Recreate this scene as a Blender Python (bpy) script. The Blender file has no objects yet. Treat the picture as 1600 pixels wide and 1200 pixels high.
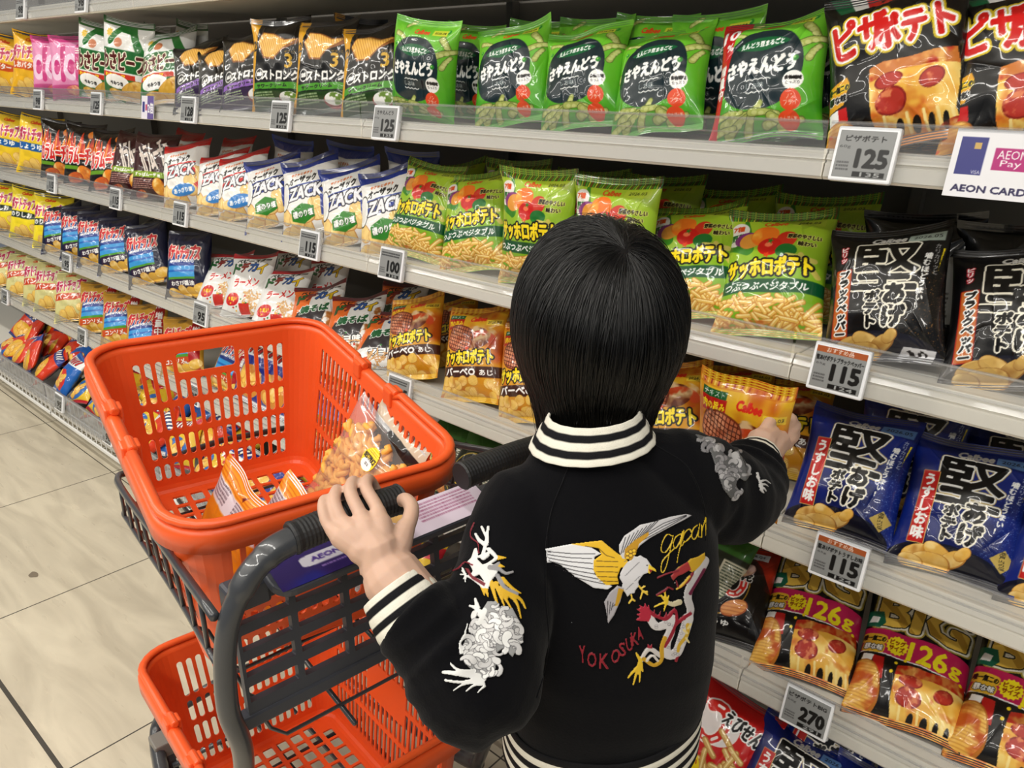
import bpy, bmesh, math, random
import numpy as np
from mathutils import Vector, Matrix
from mathutils.bvhtree import BVHTree

scene = bpy.context.scene
COL = scene.collection
PI = math.pi

# ------------------------------------------------------------------ camera
CAM_H, FPX = 1.25, 1202.0
YAW, PITCH, ROLL = 0.7087, 0.3576, 0.0301
_f0 = np.array([-math.sin(YAW), math.cos(YAW), 0.0])
_r0 = np.array([math.cos(YAW), math.sin(YAW), 0.0])
_u0 = np.array([0, 0, 1.0])
FWD = _f0 * math.cos(PITCH) - _u0 * math.sin(PITCH)
_u = _u0 * math.cos(PITCH) + _f0 * math.sin(PITCH)
RGT = _r0 * math.cos(ROLL) + _u * math.sin(ROLL)
UPV = _u * math.cos(ROLL) - _r0 * math.sin(ROLL)
EYE = np.array([0.0, 0.0, CAM_H])
cam = bpy.data.cameras.new("camera")
cam.sensor_width = 36.0
cam.lens = 36.0 * FPX / 1600.0
cam.clip_start = 0.02
cam_o = bpy.data.objects.new("camera", cam)
COL.objects.link(cam_o)
cam_o.matrix_world = Matrix(((RGT[0], UPV[0], -FWD[0], EYE[0]), (RGT[1], UPV[1], -FWD[1], EYE[1]),
                             (RGT[2], UPV[2], -FWD[2], EYE[2]), (0, 0, 0, 1)))
scene.camera = cam_o

# ------------------------------------------------------------------ world, lamps, exposure
scene.view_settings.view_transform = 'Standard'
scene.view_settings.look = 'None'
scene.view_settings.gamma = 1.0
scene.view_settings.use_curve_mapping = False
scene.view_settings.exposure = -0.26
world = bpy.data.worlds.new("store_air")
scene.world = world
world.use_nodes = True
world.node_tree.nodes["Background"].inputs[0].default_value = (0.80, 0.88, 0.97, 1)
world.node_tree.nodes["Background"].inputs[1].default_value = 0.20
scene.cycles.max_bounces = 8
scene.cycles.diffuse_bounces = 3
scene.cycles.glossy_bounces = 4
scene.cycles.transmission_bounces = 6
scene.cycles.transparent_max_bounces = 12
scene.cycles.caustics_reflective = False
scene.cycles.caustics_refractive = False
scene.cycles.sample_clamp_indirect = 6.0


def lamp(name, x, y, z, sx, sy, watts, col=(1, 0.965, 0.90)):
    l = bpy.data.lights.new(name, 'AREA')
    l.shape = 'RECTANGLE'
    l.size, l.size_y = sx, sy
    l.energy = watts
    l.color = col
    o = bpy.data.objects.new(name, l)
    COL.objects.link(o)
    o.location = (x, y, z)
    return o


# rows of fluorescent tubes under the sales floor ceiling, parallel to the aisle
for _x in (-5.0, -3.5, -2.0, -0.5, 1.0):
    lamp("ceiling_tube", _x, -0.15, 2.75, 1.3, 0.10, 17)
    lamp("ceiling_tube", _x + .6, -1.6, 2.75, 1.3, 0.10, 27)
    lamp("ceiling_tube", _x, -3.0, 2.75, 1.3, 0.10, 24)


# ------------------------------------------------------------------ pixels of the 1600x1200 frame to points in the room
def ray(x, y):
    return FWD + RGT * ((x - 800) / FPX) + UPV * ((600 - y) / FPX)


def at(x, y, d):
    return EYE + ray(x, y) * d


def on_y(x, y, Y):
    r = ray(x, y)
    return EYE + r * (Y / r[1])


def on_z(x, y, Z):
    r = ray(x, y)
    return EYE + r * ((Z - CAM_H) / r[2])


def x_of(px, Y, z):
    """X of the point at depth Y and height z that stands in picture column px."""
    k = (px - 800) / FPX
    v = RGT - k * FWD
    return -(v[1] * Y + v[2] * (z - CAM_H)) / v[0]


# ------------------------------------------------------------------ materials
def lin(c):
    c = np.asarray(c, float) / 255.0
    return np.where(c <= 0.04045, c / 12.92, ((c + 0.055) / 1.055) ** 2.4)


def l4(c):
    return tuple(lin(c)) + (1.0,)


def mat(name, col=None, rough=0.5, metal=0.0, spec=0.5, coat=0.0, attr=None, bump=0.0, bscale=200.0, subsurf=0.0, bdist=0.001, sheen=0.0):
    m = bpy.data.materials.new(name)
    m.use_nodes = True
    nt = m.node_tree
    b = nt.nodes["Principled BSDF"]
    if col is not None:
        b.inputs["Base Color"].default_value = l4(col)
    b.inputs["Roughness"].default_value = rough
    b.inputs["Metallic"].default_value = metal
    b.inputs["Specular IOR Level"].default_value = spec
    b.inputs["Coat Weight"].default_value = coat
    b.inputs["Coat Roughness"].default_value = 0.05
    if sheen:
        b.inputs["Sheen Weight"].default_value = sheen
        b.inputs["Sheen Roughness"].default_value = 0.5
    if subsurf:
        b.inputs["Subsurface Weight"].default_value = subsurf
        b.inputs["Subsurface Radius"].default_value = (0.008, 0.004, 0.002)
        b.inputs["Subsurface Scale"].default_value = 0.6
    if attr:
        a = nt.nodes.new("ShaderNodeVertexColor")
        a.layer_name = attr
        nt.links.new(a.outputs["Color"], b.inputs["Base Color"])
        nt.links.new(a.outputs["Alpha"], b.inputs["Metallic"])
    if bump:
        tc = nt.nodes.new("ShaderNodeTexCoord")
        n = nt.nodes.new("ShaderNodeTexNoise")
        n.inputs["Scale"].default_value = bscale
        n.inputs["Detail"].default_value = 3
        bp = nt.nodes.new("ShaderNodeBump")
        bp.inputs["Strength"].default_value = bump
        bp.inputs["Distance"].default_value = bdist
        nt.links.new(tc.outputs["Object"], n.inputs["Vector"])
        nt.links.new(n.outputs["Fac"], bp.inputs["Height"])
        nt.links.new(bp.outputs["Normal"], b.inputs["Normal"])
    return m


def clear_plastic(name, tint=(0.965, 0.97, 0.975), refl=0.5, haze=0.06):
    """Thin clear sheet: lets light straight through, mirrors at grazing angles, a little milky."""
    m = bpy.data.materials.new(name)
    m.use_nodes = True
    nt = m.node_tree
    out = nt.nodes["Material Output"]
    nt.nodes.remove(nt.nodes["Principled BSDF"])
    tr = nt.nodes.new("ShaderNodeBsdfTransparent")
    tr.inputs[0].default_value = tint + (1,)
    gl = nt.nodes.new("ShaderNodeBsdfGlossy")
    gl.inputs["Roughness"].default_value = 0.12
    df = nt.nodes.new("ShaderNodeBsdfDiffuse")
    df.inputs[0].default_value = (0.75, 0.75, 0.76, 1)
    lw = nt.nodes.new("ShaderNodeLayerWeight")
    lw.inputs[0].default_value = 0.5
    fr = nt.nodes.new("ShaderNodeMath")
    fr.operation = 'POWER'
    fr.inputs[1].default_value = 4.0
    nt.links.new(lw.outputs["Facing"], fr.inputs[0])
    mu = nt.nodes.new("ShaderNodeMath")
    mu.operation = 'MULTIPLY_ADD'
    mu.inputs[1].default_value = refl
    mu.inputs[2].default_value = 0.07
    mu.use_clamp = True
    m0 = nt.nodes.new("ShaderNodeMixShader")
    m0.inputs[0].default_value = haze
    m1 = nt.nodes.new("ShaderNodeMixShader")
    nt.links.new(tr.outputs[0], m0.inputs[1])
    nt.links.new(df.outputs[0], m0.inputs[2])
    nt.links.new(fr.outputs[0], mu.inputs[0])
    nt.links.new(mu.outputs[0], m1.inputs[0])
    nt.links.new(m0.outputs[0], m1.inputs[1])
    nt.links.new(gl.outputs[0], m1.inputs[2])
    nt.links.new(m1.outputs[0], out.inputs[0])
    return m


M = {}
M['film'] = mat("printed_film", rough=0.32, spec=0.3, coat=0.45, attr="print", bump=0.2, bscale=70, bdist=0.0012)
M['ink'] = mat("printed_card", rough=0.35, attr="print")
M['thread'] = mat("embroidery_thread", rough=0.5, attr="print", spec=0.3)
M['shelf'] = mat("shelf_enamel", (214, 210, 200), rough=0.38)
M['edge'] = mat("shelf_edge_plastic", (236, 231, 219), rough=0.25, coat=0.3)
M['steel'] = mat("grey_steel", (120, 116, 110), rough=0.5)
M['back'] = mat("back_panel_grey", (128, 124, 118), rough=0.6)
M['tagw'] = mat("white_tag_plastic", (240, 242, 246), rough=0.35)
M['wire'] = mat("white_coated_wire", (225, 225, 222), rough=0.4)
M['clear'] = clear_plastic("clear_rail_plastic")
M['divider'] = clear_plastic("clear_divider_plastic", (0.85, 0.87, 0.9), 0.5, 0.12)
M['orange'] = mat("orange_basket_plastic", (238, 92, 38), rough=0.34, spec=0.5, subsurf=0.0)
M['cart'] = mat("charcoal_painted_steel", (56, 58, 62), rough=0.32, coat=0.4)
M['cartp'] = mat("charcoal_plastic", (56, 58, 66), rough=0.5)
M['rubber'] = mat("black_ribbed_rubber", (26, 26, 28), rough=0.55)


# ------------------------------------------------------------------ object helpers
def link(o, parent=None):
    COL.objects.link(o)
    if parent is not None:
        o.parent = parent
    return o


def tag(o, label=None, cat=None, group=None, kind=None):
    if label:
        o["label"] = label
    if cat:
        o["category"] = cat
    if group:
        o["group"] = group
    if kind:
        o["kind"] = kind
    return o


def empty(name, loc=(0, 0, 0), rz=0.0, label=None, cat=None, group=None):
    o = bpy.data.objects.new(name, None)
    o.empty_display_size = 0.05
    o.location = loc
    o.rotation_euler = (0, 0, rz)
    COL.objects.link(o)
    return tag(o, label, cat, group)


class MB:
    """Collects shapes, then links them as one mesh object."""

    def __init__(s):
        s.v, s.f = [], []

    def add(s, vs, fs):
        b = len(s.v)
        s.v += [tuple(map(float, p)) for p in vs]
        s.f += [tuple(i + b for i in f) for f in fs]
        return s

    def box(s, x0, x1, y0, y1, z0, z1):
        p = [(x, y, z) for z in (z0, z1) for y in (y0, y1) for x in (x0, x1)]
        return s.add(p, [(0, 2, 3, 1), (4, 5, 7, 6), (0, 1, 5, 4), (2, 6, 7, 3), (0, 4, 6, 2), (1, 3, 7, 5)])

    def prism(s, prof, x0, x1):
        """Profile of (y, z) points, anticlockwise, drawn out along X."""
        n = len(prof)
        vs = [(x0, y, z) for y, z in prof] + [(x1, y, z) for y, z in prof]
        fs = [tuple(range(n)), tuple(range(2 * n - 1, n - 1, -1))] + [(i, i + n, (i + 1) % n + n, (i + 1) % n) for i in range(n)]
        return s.add(vs, fs)

    def tube(s, pts, r, n=10, caps=True, flat=None):
        """Round bar along pts; r is one radius or one per point; flat=(a, b) scales an oval."""
        P = [np.asarray(p, float) for p in pts]
        R = [r] * len(P) if np.isscalar(r) else list(r)
        up = None
        vs = []
        for i, p in enumerate(P):
            t = P[min(i + 1, len(P) - 1)] - P[max(i - 1, 0)]
            t = t / (np.linalg.norm(t) + 1e-9)
            if up is None:
                a = np.array([0, 0, 1.0]) if abs(t[2]) < 0.9 else np.array([0, 1.0, 0])
                up = a - t * (a @ t)
            else:
                up = up - t * (up @ t)
            up = up / (np.linalg.norm(up) + 1e-9)
            sd = np.cross(t, up)
            fa, fb = flat or (1, 1)
            for k in range(n):
                an = 2 * PI * k / n
                vs.append(p + R[i] * (math.cos(an) * sd * fa + math.sin(an) * up * fb))
        fs = []
        for i in range(len(P) - 1):
            for k in range(n):
                a, b = i * n + k, i * n + (k + 1) % n
                fs.append((a, b, b + n, a + n))
        if caps:
            fs.append(tuple(range(n - 1, -1, -1)))
            fs.append(tuple((len(P) - 1) * n + k for k in range(n)))
        return s.add(vs, fs)

    def loft(s, rings, caps=True, closed=True):
        n = len(rings[0])
        vs = [p for r in rings for p in r]
        fs = []
        for i in range(len(rings) - 1):
            for k in range(n if closed else n - 1):
                a, b = i * n + k, i * n + (k + 1) % n
                fs.append((a, b, b + n, a + n))
        if caps:
            fs.append(tuple(range(n - 1, -1, -1)))
            fs.append(tuple((len(rings) - 1) * n + k for k in range(n)))
        return s.add(vs, fs)

    def build(s, name, m, parent=None, smooth=False, bevel=0.0, merge=False, solid=0.0):
        me = bpy.data.meshes.new(name)
        me.from_pydata(s.v, [], s.f)
        me.materials.append(m)
        if merge or bevel:
            bm = bmesh.new()
            bm.from_mesh(me)
            bmesh.ops.remove_doubles(bm, verts=bm.verts, dist=1e-5)
            bmesh.ops.recalc_face_normals(bm, faces=bm.faces)
            bm.to_mesh(me)
            bm.free()
        if smooth:
            me.polygons.foreach_set("use_smooth", [True] * len(me.polygons))
        o = link(bpy.data.objects.new(name, me), parent)
        if solid:
            k = o.modifiers.new("thickness", 'SOLIDIFY')
            k.thickness = solid
            k.offset = 0
        if bevel:
            k = o.modifiers.new("edges", 'BEVEL')
            k.width = bevel
            k.segments = 2
            k.limit_method = 'ANGLE'
        return o


def bez(pts, n=8):
    """Smooth curve through pts (Catmull-Rom)."""
    P = [np.asarray(p, float) for p in pts]
    P = [2 * P[0] - P[1]] + P + [2 * P[-1] - P[-2]]
    out = []
    for i in range(1, len(P) - 2):
        a, b, c, d = P[i - 1:i + 3]
        for k in range(n):
            t = k / n
            out.append(0.5 * (2 * b + (c - a) * t + (2 * a - 5 * b + 4 * c - d) * t * t + (3 * b - a - 3 * c + d) * t ** 3))
    out.append(P[-2])
    return out
# ------------------------------------------------------------------ the floor
def floor_material():
    m = bpy.data.materials.new("polished_stone_tile")
    m.use_nodes = True
    nt = m.node_tree
    N, L = nt.nodes, nt.links
    b = N["Principled BSDF"]
    tc = N.new("ShaderNodeTexCoord")
    sp = N.new("ShaderNodeSeparateXYZ")
    L.new(tc.outputs["Object"], sp.inputs[0])

    def mth(op, a, bb=None, c=None):
        n = N.new("ShaderNodeMath")
        n.operation = op
        for i, v in enumerate((a, bb, c)):
            if v is None:
                continue
            if isinstance(v, (int, float)):
                n.inputs[i].default_value = v
            else:
                L.new(v, n.inputs[i])
        return n.outputs[0]

    def joint(sock, off, w):
        u = mth('DIVIDE', mth('SUBTRACT', sock, off), 0.6)
        d = mth('ABSOLUTE', mth('SUBTRACT', mth('FRACT', mth('ADD', u, 0.5)), 0.5))
        return mth('LESS_THAN', d, w / 1.2)
    jx = joint(sp.outputs[0], -3.174, 0.0035)
    jy = joint(sp.outputs[1], 0.9025, 0.0035)
    wide = mth('LESS_THAN', mth('ABSOLUTE', mth('SUBTRACT', sp.outputs[1], 0.3022)), 0.0045)
    j = mth('MAXIMUM', mth('MAXIMUM', jx, jy), wide)
    mp = N.new("ShaderNodeMapping")
    mp.inputs["Rotation"].default_value = (0, 0, 0.25)
    mp.inputs["Scale"].default_value = (1.2, 6.0, 1)
    L.new(tc.outputs["Object"], mp.inputs[0])
    n1 = N.new("ShaderNodeTexNoise")
    n1.inputs["Scale"].default_value = 2.2
    n1.inputs["Detail"].default_value = 6
    n1.inputs["Distortion"].default_value = 1.2
    L.new(mp.outputs[0], n1.inputs["Vector"])
    cr = N.new("ShaderNodeValToRGB")
    cr.color_ramp.elements[0].position = 0.36
    cr.color_ramp.elements[0].color = l4((186, 176, 156))
    cr.color_ramp.elements[1].position = 0.66
    cr.color_ramp.elements[1].color = l4((212, 202, 180))
    L.new(n1.outputs["Fac"], cr.inputs[0])
    mx = N.new("ShaderNodeMix")
    mx.data_type = 'RGBA'
    L.new(j, mx.inputs[0])
    L.new(cr.outputs[0], mx.inputs[6])
    mx.inputs[7].default_value = l4((70, 66, 60))
    L.new(mx.outputs[2], b.inputs["Base Color"])
    b.inputs["Roughness"].default_value = 0.30
    n2 = N.new("ShaderNodeTexNoise")
    n2.inputs["Scale"].default_value = 9
    mp2 = N.new("ShaderNodeMapping")
    mp2.inputs["Scale"].default_value = (1, 5, 1)
    L.new(tc.outputs["Object"], mp2.inputs[0])
    L.new(mp2.outputs[0], n2.inputs["Vector"])
    rr = N.new("ShaderNodeMapRange")
    rr.inputs[3].default_value = 0.2
    rr.inputs[4].default_value = 0.42
    L.new(n2.outputs["Fac"], rr.inputs[0])
    L.new(rr.outputs[0], b.inputs["Roughness"])
    return m


fl = MB().add([(-9, -3, 0), (3, -3, 0), (3, 1.6, 0), (-9, 1.6, 0)], [(0, 1, 2, 3)]).build("floor", floor_material())
tag(fl, kind="structure")
cl = MB().box(-9, 3, -6, 1.6, 2.80, 2.86).build("ceiling", mat("ceiling_white", (236, 234, 228), rough=.9))
tag(cl, kind="structure")
# a dark scuff on the tile beside the cart
sc = MB()
_c = on_z(52, 898, 0.0006)
sc.add([(_c[0] + 0.016 * math.cos(a) * (1 + .2 * math.sin(3 * a)), _c[1] + 0.011 * math.sin(a), 0.0006) for a in np.linspace(0, 2 * PI, 17)[:-1]], [tuple(range(16))])
o = sc.build("floor_stain", mat("scuff_grey", (120, 108, 92), rough=0.5))
tag(o, "small dark stain on the pale floor tile left of the cart", "stain")

# ------------------------------------------------------------------ gondola shelving
JOINT, BAYW = -0.357, 0.90
LIPB = {'T': 1.432, 'A': 1.1645, 'B': 0.8985, 'C': 0.632, 'D': 0.367}   # underside of each front edge
ZS = {k: v + 0.034 for k, v in LIPB.items()}                              # where bags stand
ZS['E'] = 0.15
LEVEL = {'T': "top", 'A': "second", 'B': "third", 'C': "fourth", 'D': "fifth"}
BAYNAME = {1: "in the bay right of the child", 0: "in the bay behind the child", -1: "in the bay behind the cart basket",
           -2: "in the second bay left of the child", -3: "in the third bay left of the child", -4: "in the farthest bay on the left"}
YF, YB = 1.0, 1.42


def bay_x(k):
    return JOINT + (k - 1) * BAYW, JOINT + k * BAYW


def make_shelf(k, lv):
    x0, x1 = bay_x(k)
    zb = LIPB[lv]
    o = empty("shelf", ((x0 + x1) / 2, YF, zb), 0,
              "%s off-white shelf from the top %s" % (LEVEL[lv], BAYNAME[k]), "shelf", "gondola shelves")
    w = (x1 - x0) / 2 - 0.001
    MB().box(-w, w, 0.012, YB - YF - 0.014, 0.012, 0.034).build("deck", M['shelf'], o, bevel=0.002)
    # front edge: a channel with ridges for the tag holders
    e = MB().prism([(0.012, 0.0), (0.012, 0.036), (0.004, 0.036), (0.002, 0.031), (0.0, 0.030), (-0.003, 0.024), (0.0, 0.0225),
                    (0.0, 0.0205), (-0.004, 0.019), (-0.006, 0.004), (-0.003, 0.0)], -w, w)
    e.build("front_edge", M['edge'], o)
    r = MB().box(-w + 0.001, w - 0.001, -0.0075, -0.006, 0.003, 0.068).box(-w + 0.001, w - 0.001, -0.0085, -0.0045, 0.0665, 0.0685)
    r.box(-w + 0.001, w - 0.001, -0.0082, -0.006, 0.034, 0.036)
    for zz, rr in ((0.0675, .0022), (0.050, .0012), (0.036, .0018)):
        r.tube([(-w + .001, -.0072, zz), (w - .001, -.0072, zz)], rr, 8, caps=False)
    r.build("clear_rail", M['clear'], o)
    return o


for _k in range(-4, 2):
    for _lv in "TABCD":
        make_shelf(_k, _lv)

for _k in range(-4, 2):
    x0, x1 = bay_x(_k)
    o = empty("shelving_frame", ((x0 + x1) / 2, YB, 0), 0, "grey back panel of the shelving %s" % BAYNAME[_k], "shelving frame", "gondola frames")
    w = (x1 - x0) / 2
    MB().box(-w, w, 0.012, 0.03, 0.0, 1.9).build("back_panel", M['back'], o)
    p = MB().box(-w, -w + 0.018, -0.012, 0.012, 0, 1.9)
    p.build("upright_post", M['steel'], o)

# base deck with a wire basket front and a clear guard, one per bay
YE = 0.895
for _k in range(-4, 2):
    x0, x1 = bay_x(_k)
    w = (x1 - x0) / 2 - 0.006
    o = empty("base_deck", ((x0 + x1) / 2, YE, 0), 0, "white wire deck under the shelving %s" % BAYNAME[_k], "base deck", "wire basket decks")
    MB().box(-w, w, 0.11, YB - YE - 0.014, 0.0, 0.075).build("plinth", M['shelf'], o)
    MB().add([(-w, 0.012, 0.09), (w, 0.012, 0.09), (w, YB - YE - 0.016, 0.15), (-w, YB - YE - 0.016, 0.15)], [(0, 1, 2, 3)]).build("deck", M['shelf'], o, solid=0.012)
    t = MB()
    for z in (0.082, 0.135, 0.19):
        t.tube([(-w, 0, z), (w, 0, z)], 0.0028, 6)
    nb = 22
    for i in range(nb + 1):
        xx = -w + 2 * w * i / nb
        t.tube([(xx, 0.03, 0.082), (xx, 0, 0.083), (xx, 0, 0.19)], 0.0017, 5)
    t.box(-w, w, -0.003, 0.004, 0.072, 0.082)
    t.build("wire_front", M['wire'], o)
    g = MB().box(-w, w, -0.007, -0.0045, 0.125, 0.205).box(-w, w, -0.009, -0.003, 0.203, 0.2055)
    g.build("clear_guard", M['divider'], o)
# ------------------------------------------------------------------ printed artwork, drawn in millimetres on a small grid of cells
_glyph = {}


def glyph_tris(s, spacing=1.0):
    k = (s, spacing)
    if k not in _glyph:
        c = bpy.data.curves.new("type", 'FONT')
        c.body = s
        c.resolution_u = 2
        c.space_line = spacing
        o = bpy.data.objects.new("type", c)
        COL.objects.link(o)
        dg = bpy.context.evaluated_depsgraph_get()
        me = bpy.data.meshes.new_from_object(o.evaluated_get(dg))
        me.calc_loop_triangles()
        n = len(me.vertices)
        co = np.empty(n * 3)
        me.vertices.foreach_get("co", co)
        tr = np.empty(len(me.loop_triangles) * 3, int)
        me.loop_triangles.foreach_get("vertices", tr)
        co = co.reshape(-1, 3)[:, :2]
        bpy.data.objects.remove(o)
        bpy.data.curves.remove(c)
        bpy.data.meshes.remove(me)
        lo, hi = co.min(0), co.max(0)
        _glyph[k] = ((co - lo) / np.maximum(hi - lo, 1e-6), tr.reshape(-1, 3))
    return _glyph[k]


def vnoise(shape, cells, rng):
    """Smooth random field over shape (rows, columns) with about `cells` lumps across."""
    ny, nx = shape
    cx = max(2, int(cells))
    cy = max(2, int(cells * ny / nx))
    g = rng.random((cy + 2, cx + 2))
    yy, xx = np.linspace(0, cy, ny, endpoint=False), np.linspace(0, cx, nx, endpoint=False)
    yi, xi = yy.astype(int), xx.astype(int)
    fy, fx = yy - yi, xx - xi
    fy, fx = fy * fy * (3 - 2 * fy), fx * fx * (3 - 2 * fx)
    a, b = g[yi][:, xi], g[yi][:, xi + 1]
    c, d = g[yi + 1][:, xi], g[yi + 1][:, xi + 1]
    return (a * (1 - fx) + b * fx) * (1 - fy[:, None]) + (c * (1 - fx) + d * fx) * fy[:, None]


def fbm(shape, cells, rng, oct=3):
    s = a = 0
    for k in range(oct):
        s = s + vnoise(shape, cells * 2 ** k, rng) * 0.5 ** k
        a += 0.5 ** k
    return s / a


class Art:
    def __init__(s, w, h, step=1.0, bg=(255, 255, 255), seed=1, ss=2, metal=0.0):
        s.w, s.h = float(w), float(h)
        s.nx, s.ny = int(round(w / step)) + 1, int(round(h / step)) + 1
        s.ss = ss
        s.X = (np.arange(s.nx * ss) + 0.5) / (s.nx * ss) * s.w
        s.Y = (np.arange(s.ny * ss) + 0.5) / (s.ny * ss) * s.h
        s.px = s.w / (s.nx * ss)
        s.sh = (s.ny * ss, s.nx * ss)
        s.c = np.empty(s.sh + (4,), np.float32)
        s.c[..., :3] = bg
        s.c[..., 3] = metal
        s.a = np.zeros(s.sh, np.float32)
        s.rng = np.random.default_rng(seed)

    # -- painting
    def put(s, m, col, metal=0.0):
        m = np.asarray(m, np.float32)[..., None]
        col = np.asarray(col, np.float32)
        if col.ndim == 1:
            col = np.broadcast_to(col, s.sh + (3,))
        s.c[..., :3] = s.c[..., :3] * (1 - m) + col * m
        s.c[..., 3:] = s.c[..., 3:] * (1 - m) + metal * m
        s.a = np.maximum(s.a, m[..., 0])
        return s

    def grow(s, m, r):
        k = int(round(r / s.px))
        if k < 1:
            return m
        ys, xs = np.where(m > 0.3)
        if not len(ys):
            return m
        y0, y1, x0, x1 = max(0, ys.min() - k), min(s.sh[0], ys.max() + k + 1), max(0, xs.min() - k), min(s.sh[1], xs.max() + k + 1)
        sub = np.pad(m[y0:y1, x0:x1], k)
        out = np.zeros_like(m[y0:y1, x0:x1])
        H, W = out.shape
        for dy in range(-k, k + 1):
            wx = int(math.sqrt(k * k + 0.5 - dy * dy)) if dy * dy <= k * k else -1
            row = sub[k + dy:k + dy + H]
            for dx in ({-wx, wx} if abs(dy) < k * 0.7 and k > 3 else range(-wx, wx + 1)):
                np.maximum(out, row[:, k + dx:k + dx + W], out=out)
            if abs(dy) < k * 0.7 and k > 3:
                for dx in range(-wx, wx + 1, 2):
                    np.maximum(out, row[:, k + dx:k + dx + W], out=out)
        r_ = m.copy()
        r_[y0:y1, x0:x1] = np.maximum(r_[y0:y1, x0:x1], out)
        return r_

    def layered(s, m, col, ol=(), metal=0.0):
        for r, c in sorted(ol, key=lambda q: -q[0]):
            s.put(s.grow(m, r), c)
        return s.put(m, col, metal)

    # -- masks
    def m_poly(s, pts):
        P = np.asarray(pts, float)
        m = np.zeros(s.sh, bool)
        y0, y1 = np.searchsorted(s.Y, [P[:, 1].min(), P[:, 1].max()])
        x0, x1 = np.searchsorted(s.X, [P[:, 0].min(), P[:, 0].max()])
        if y1 <= y0 or x1 <= x0:
            return m.astype(np.float32)
        X, Y = s.X[None, x0:x1], s.Y[y0:y1, None]
        sub = m[y0:y1, x0:x1]
        for (ax, ay), (bx, by) in zip(P, np.roll(P, -1, 0)):
            if ay == by:
                continue
            sub ^= ((ay > Y) != (by > Y)) & (X < (bx - ax) * (Y - ay) / (by - ay) + ax)
        return m.astype(np.float32)

    def m_ell(s, cx, cy, rx, ry, rot=0.0, p=2.0):
        c, n = math.cos(rot), math.sin(rot)
        dx, dy = s.X[None] - cx, s.Y[:, None] - cy
        u, v = (dx * c + dy * n) / rx, (-dx * n + dy * c) / ry
        return (np.abs(u) ** p + np.abs(v) ** p < 1).astype(np.float32)

    def m_cap(s, pts, r):
        """Stroke along a line of points; r one width or (start, end)."""
        r0, r1 = (r, r) if np.isscalar(r) else r
        m = np.zeros(s.sh, bool)
        n = len(pts) - 1
        for i in range(n):
            a, b = np.asarray(pts[i], float), np.asarray(pts[i + 1], float)
            ra, rb = r0 + (r1 - r0) * i / n, r0 + (r1 - r0) * (i + 1) / n
            rm = max(ra, rb)
            y0, y1 = np.searchsorted(s.Y, [min(a[1], b[1]) - rm, max(a[1], b[1]) + rm])
            x0, x1 = np.searchsorted(s.X, [min(a[0], b[0]) - rm, max(a[0], b[0]) + rm])
            if y1 <= y0 or x1 <= x0:
                continue
            dx, dy = s.X[None, x0:x1] - a[0], s.Y[y0:y1, None] - a[1]
            d = b - a
            t = np.clip((dx * d[0] + dy * d[1]) / (d @ d + 1e-9), 0, 1)
            m[y0:y1, x0:x1] |= (dx - t * d[0]) ** 2 + (dy - t * d[1]) ** 2 < (ra + (rb - ra) * t) ** 2
        return m.astype(np.float32)

    def m_text(s, t, cx, cy, w, h, rot=0.0, sh=0.0, arc=0.0, vert=False):
        if vert:
            t = "\n".join(t)
        co, tr = glyph_tris(t)
        x, y = (co[:, 0] - 0.5) * w, (co[:, 1] - 0.5) * h
        y = y + arc * (1 - (2 * x / w) ** 2)
        x = x + sh * y
        c, n = math.cos(rot), math.sin(rot)
        P = np.stack([cx + x * c - y * n, cy + x * n + y * c], 1) / s.px - 0.5
        m = np.zeros(s.sh, np.float32)
        H, W = s.sh
        for a, b, d in P[tr]:
            x0, x1 = int(max(0, math.ceil(min(a[0], b[0], d[0]) - .01))), int(min(W - 1, math.floor(max(a[0], b[0], d[0]) + .01)))
            y0, y1 = int(max(0, math.ceil(min(a[1], b[1], d[1]) - .01))), int(min(H - 1, math.floor(max(a[1], b[1], d[1]) + .01)))
            if x1 < x0 or y1 < y0:
                continue
            X, Y = np.arange(x0, x1 + 1)[None], np.arange(y0, y1 + 1)[:, None]
            e = (b[0] - a[0]) * (d[1] - a[1]) - (b[1] - a[1]) * (d[0] - a[0])
            if abs(e) < 1e-9:
                continue
            q = 1 if e > 0 else -1
            i1 = q * ((b[0] - a[0]) * (Y - a[1]) - (b[1] - a[1]) * (X - a[0])) >= -.02
            i2 = q * ((d[0] - b[0]) * (Y - b[1]) - (d[1] - b[1]) * (X - b[0])) >= -.02
            i3 = q * ((a[0] - d[0]) * (Y - d[1]) - (a[1] - d[1]) * (X - d[0])) >= -.02
            sub = m[y0:y1 + 1, x0:x1 + 1]
            sub[i1 & i2 & i3] = 1
        return m

    # -- shapes
    def text(s, t, cx, cy, w, h, col, ol=(), bold=0.0, metal=0.0, **k):
        m = s.m_text(t, cx, cy, w, h, **k)
        if bold:
            m = s.grow(m, max(bold, s.px))
        return s.layered(m, col, ol, metal)

    def poly(s, pts, col, ol=(), metal=0.0):
        return s.layered(s.m_poly(pts), col, ol, metal)

    def rect(s, x0, x1, y0, y1, col, ol=(), metal=0.0):
        return s.layered(s.m_poly([(x0, y0), (x1, y0), (x1, y1), (x0, y1)]), col, ol, metal)

    def ell(s, cx, cy, rx, ry, col, ol=(), rot=0.0, p=2.0, metal=0.0):
        return s.layered(s.m_ell(cx, cy, rx, ry, rot, p), col, ol, metal)

    def cap(s, pts, r, col, ol=(), metal=0.0):
        return s.layered(s.m_cap(pts, r), col, ol, metal)

    def grad(s, c0, c1, y0=0.0, y1=1.0):
        t = np.clip((s.Y / s.h - y0) / (y1 - y0), 0, 1)[:, None, None]
        s.c[..., :3] = np.asarray(c0) * (1 - t) + np.asarray(c1) * t
        return s

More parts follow.
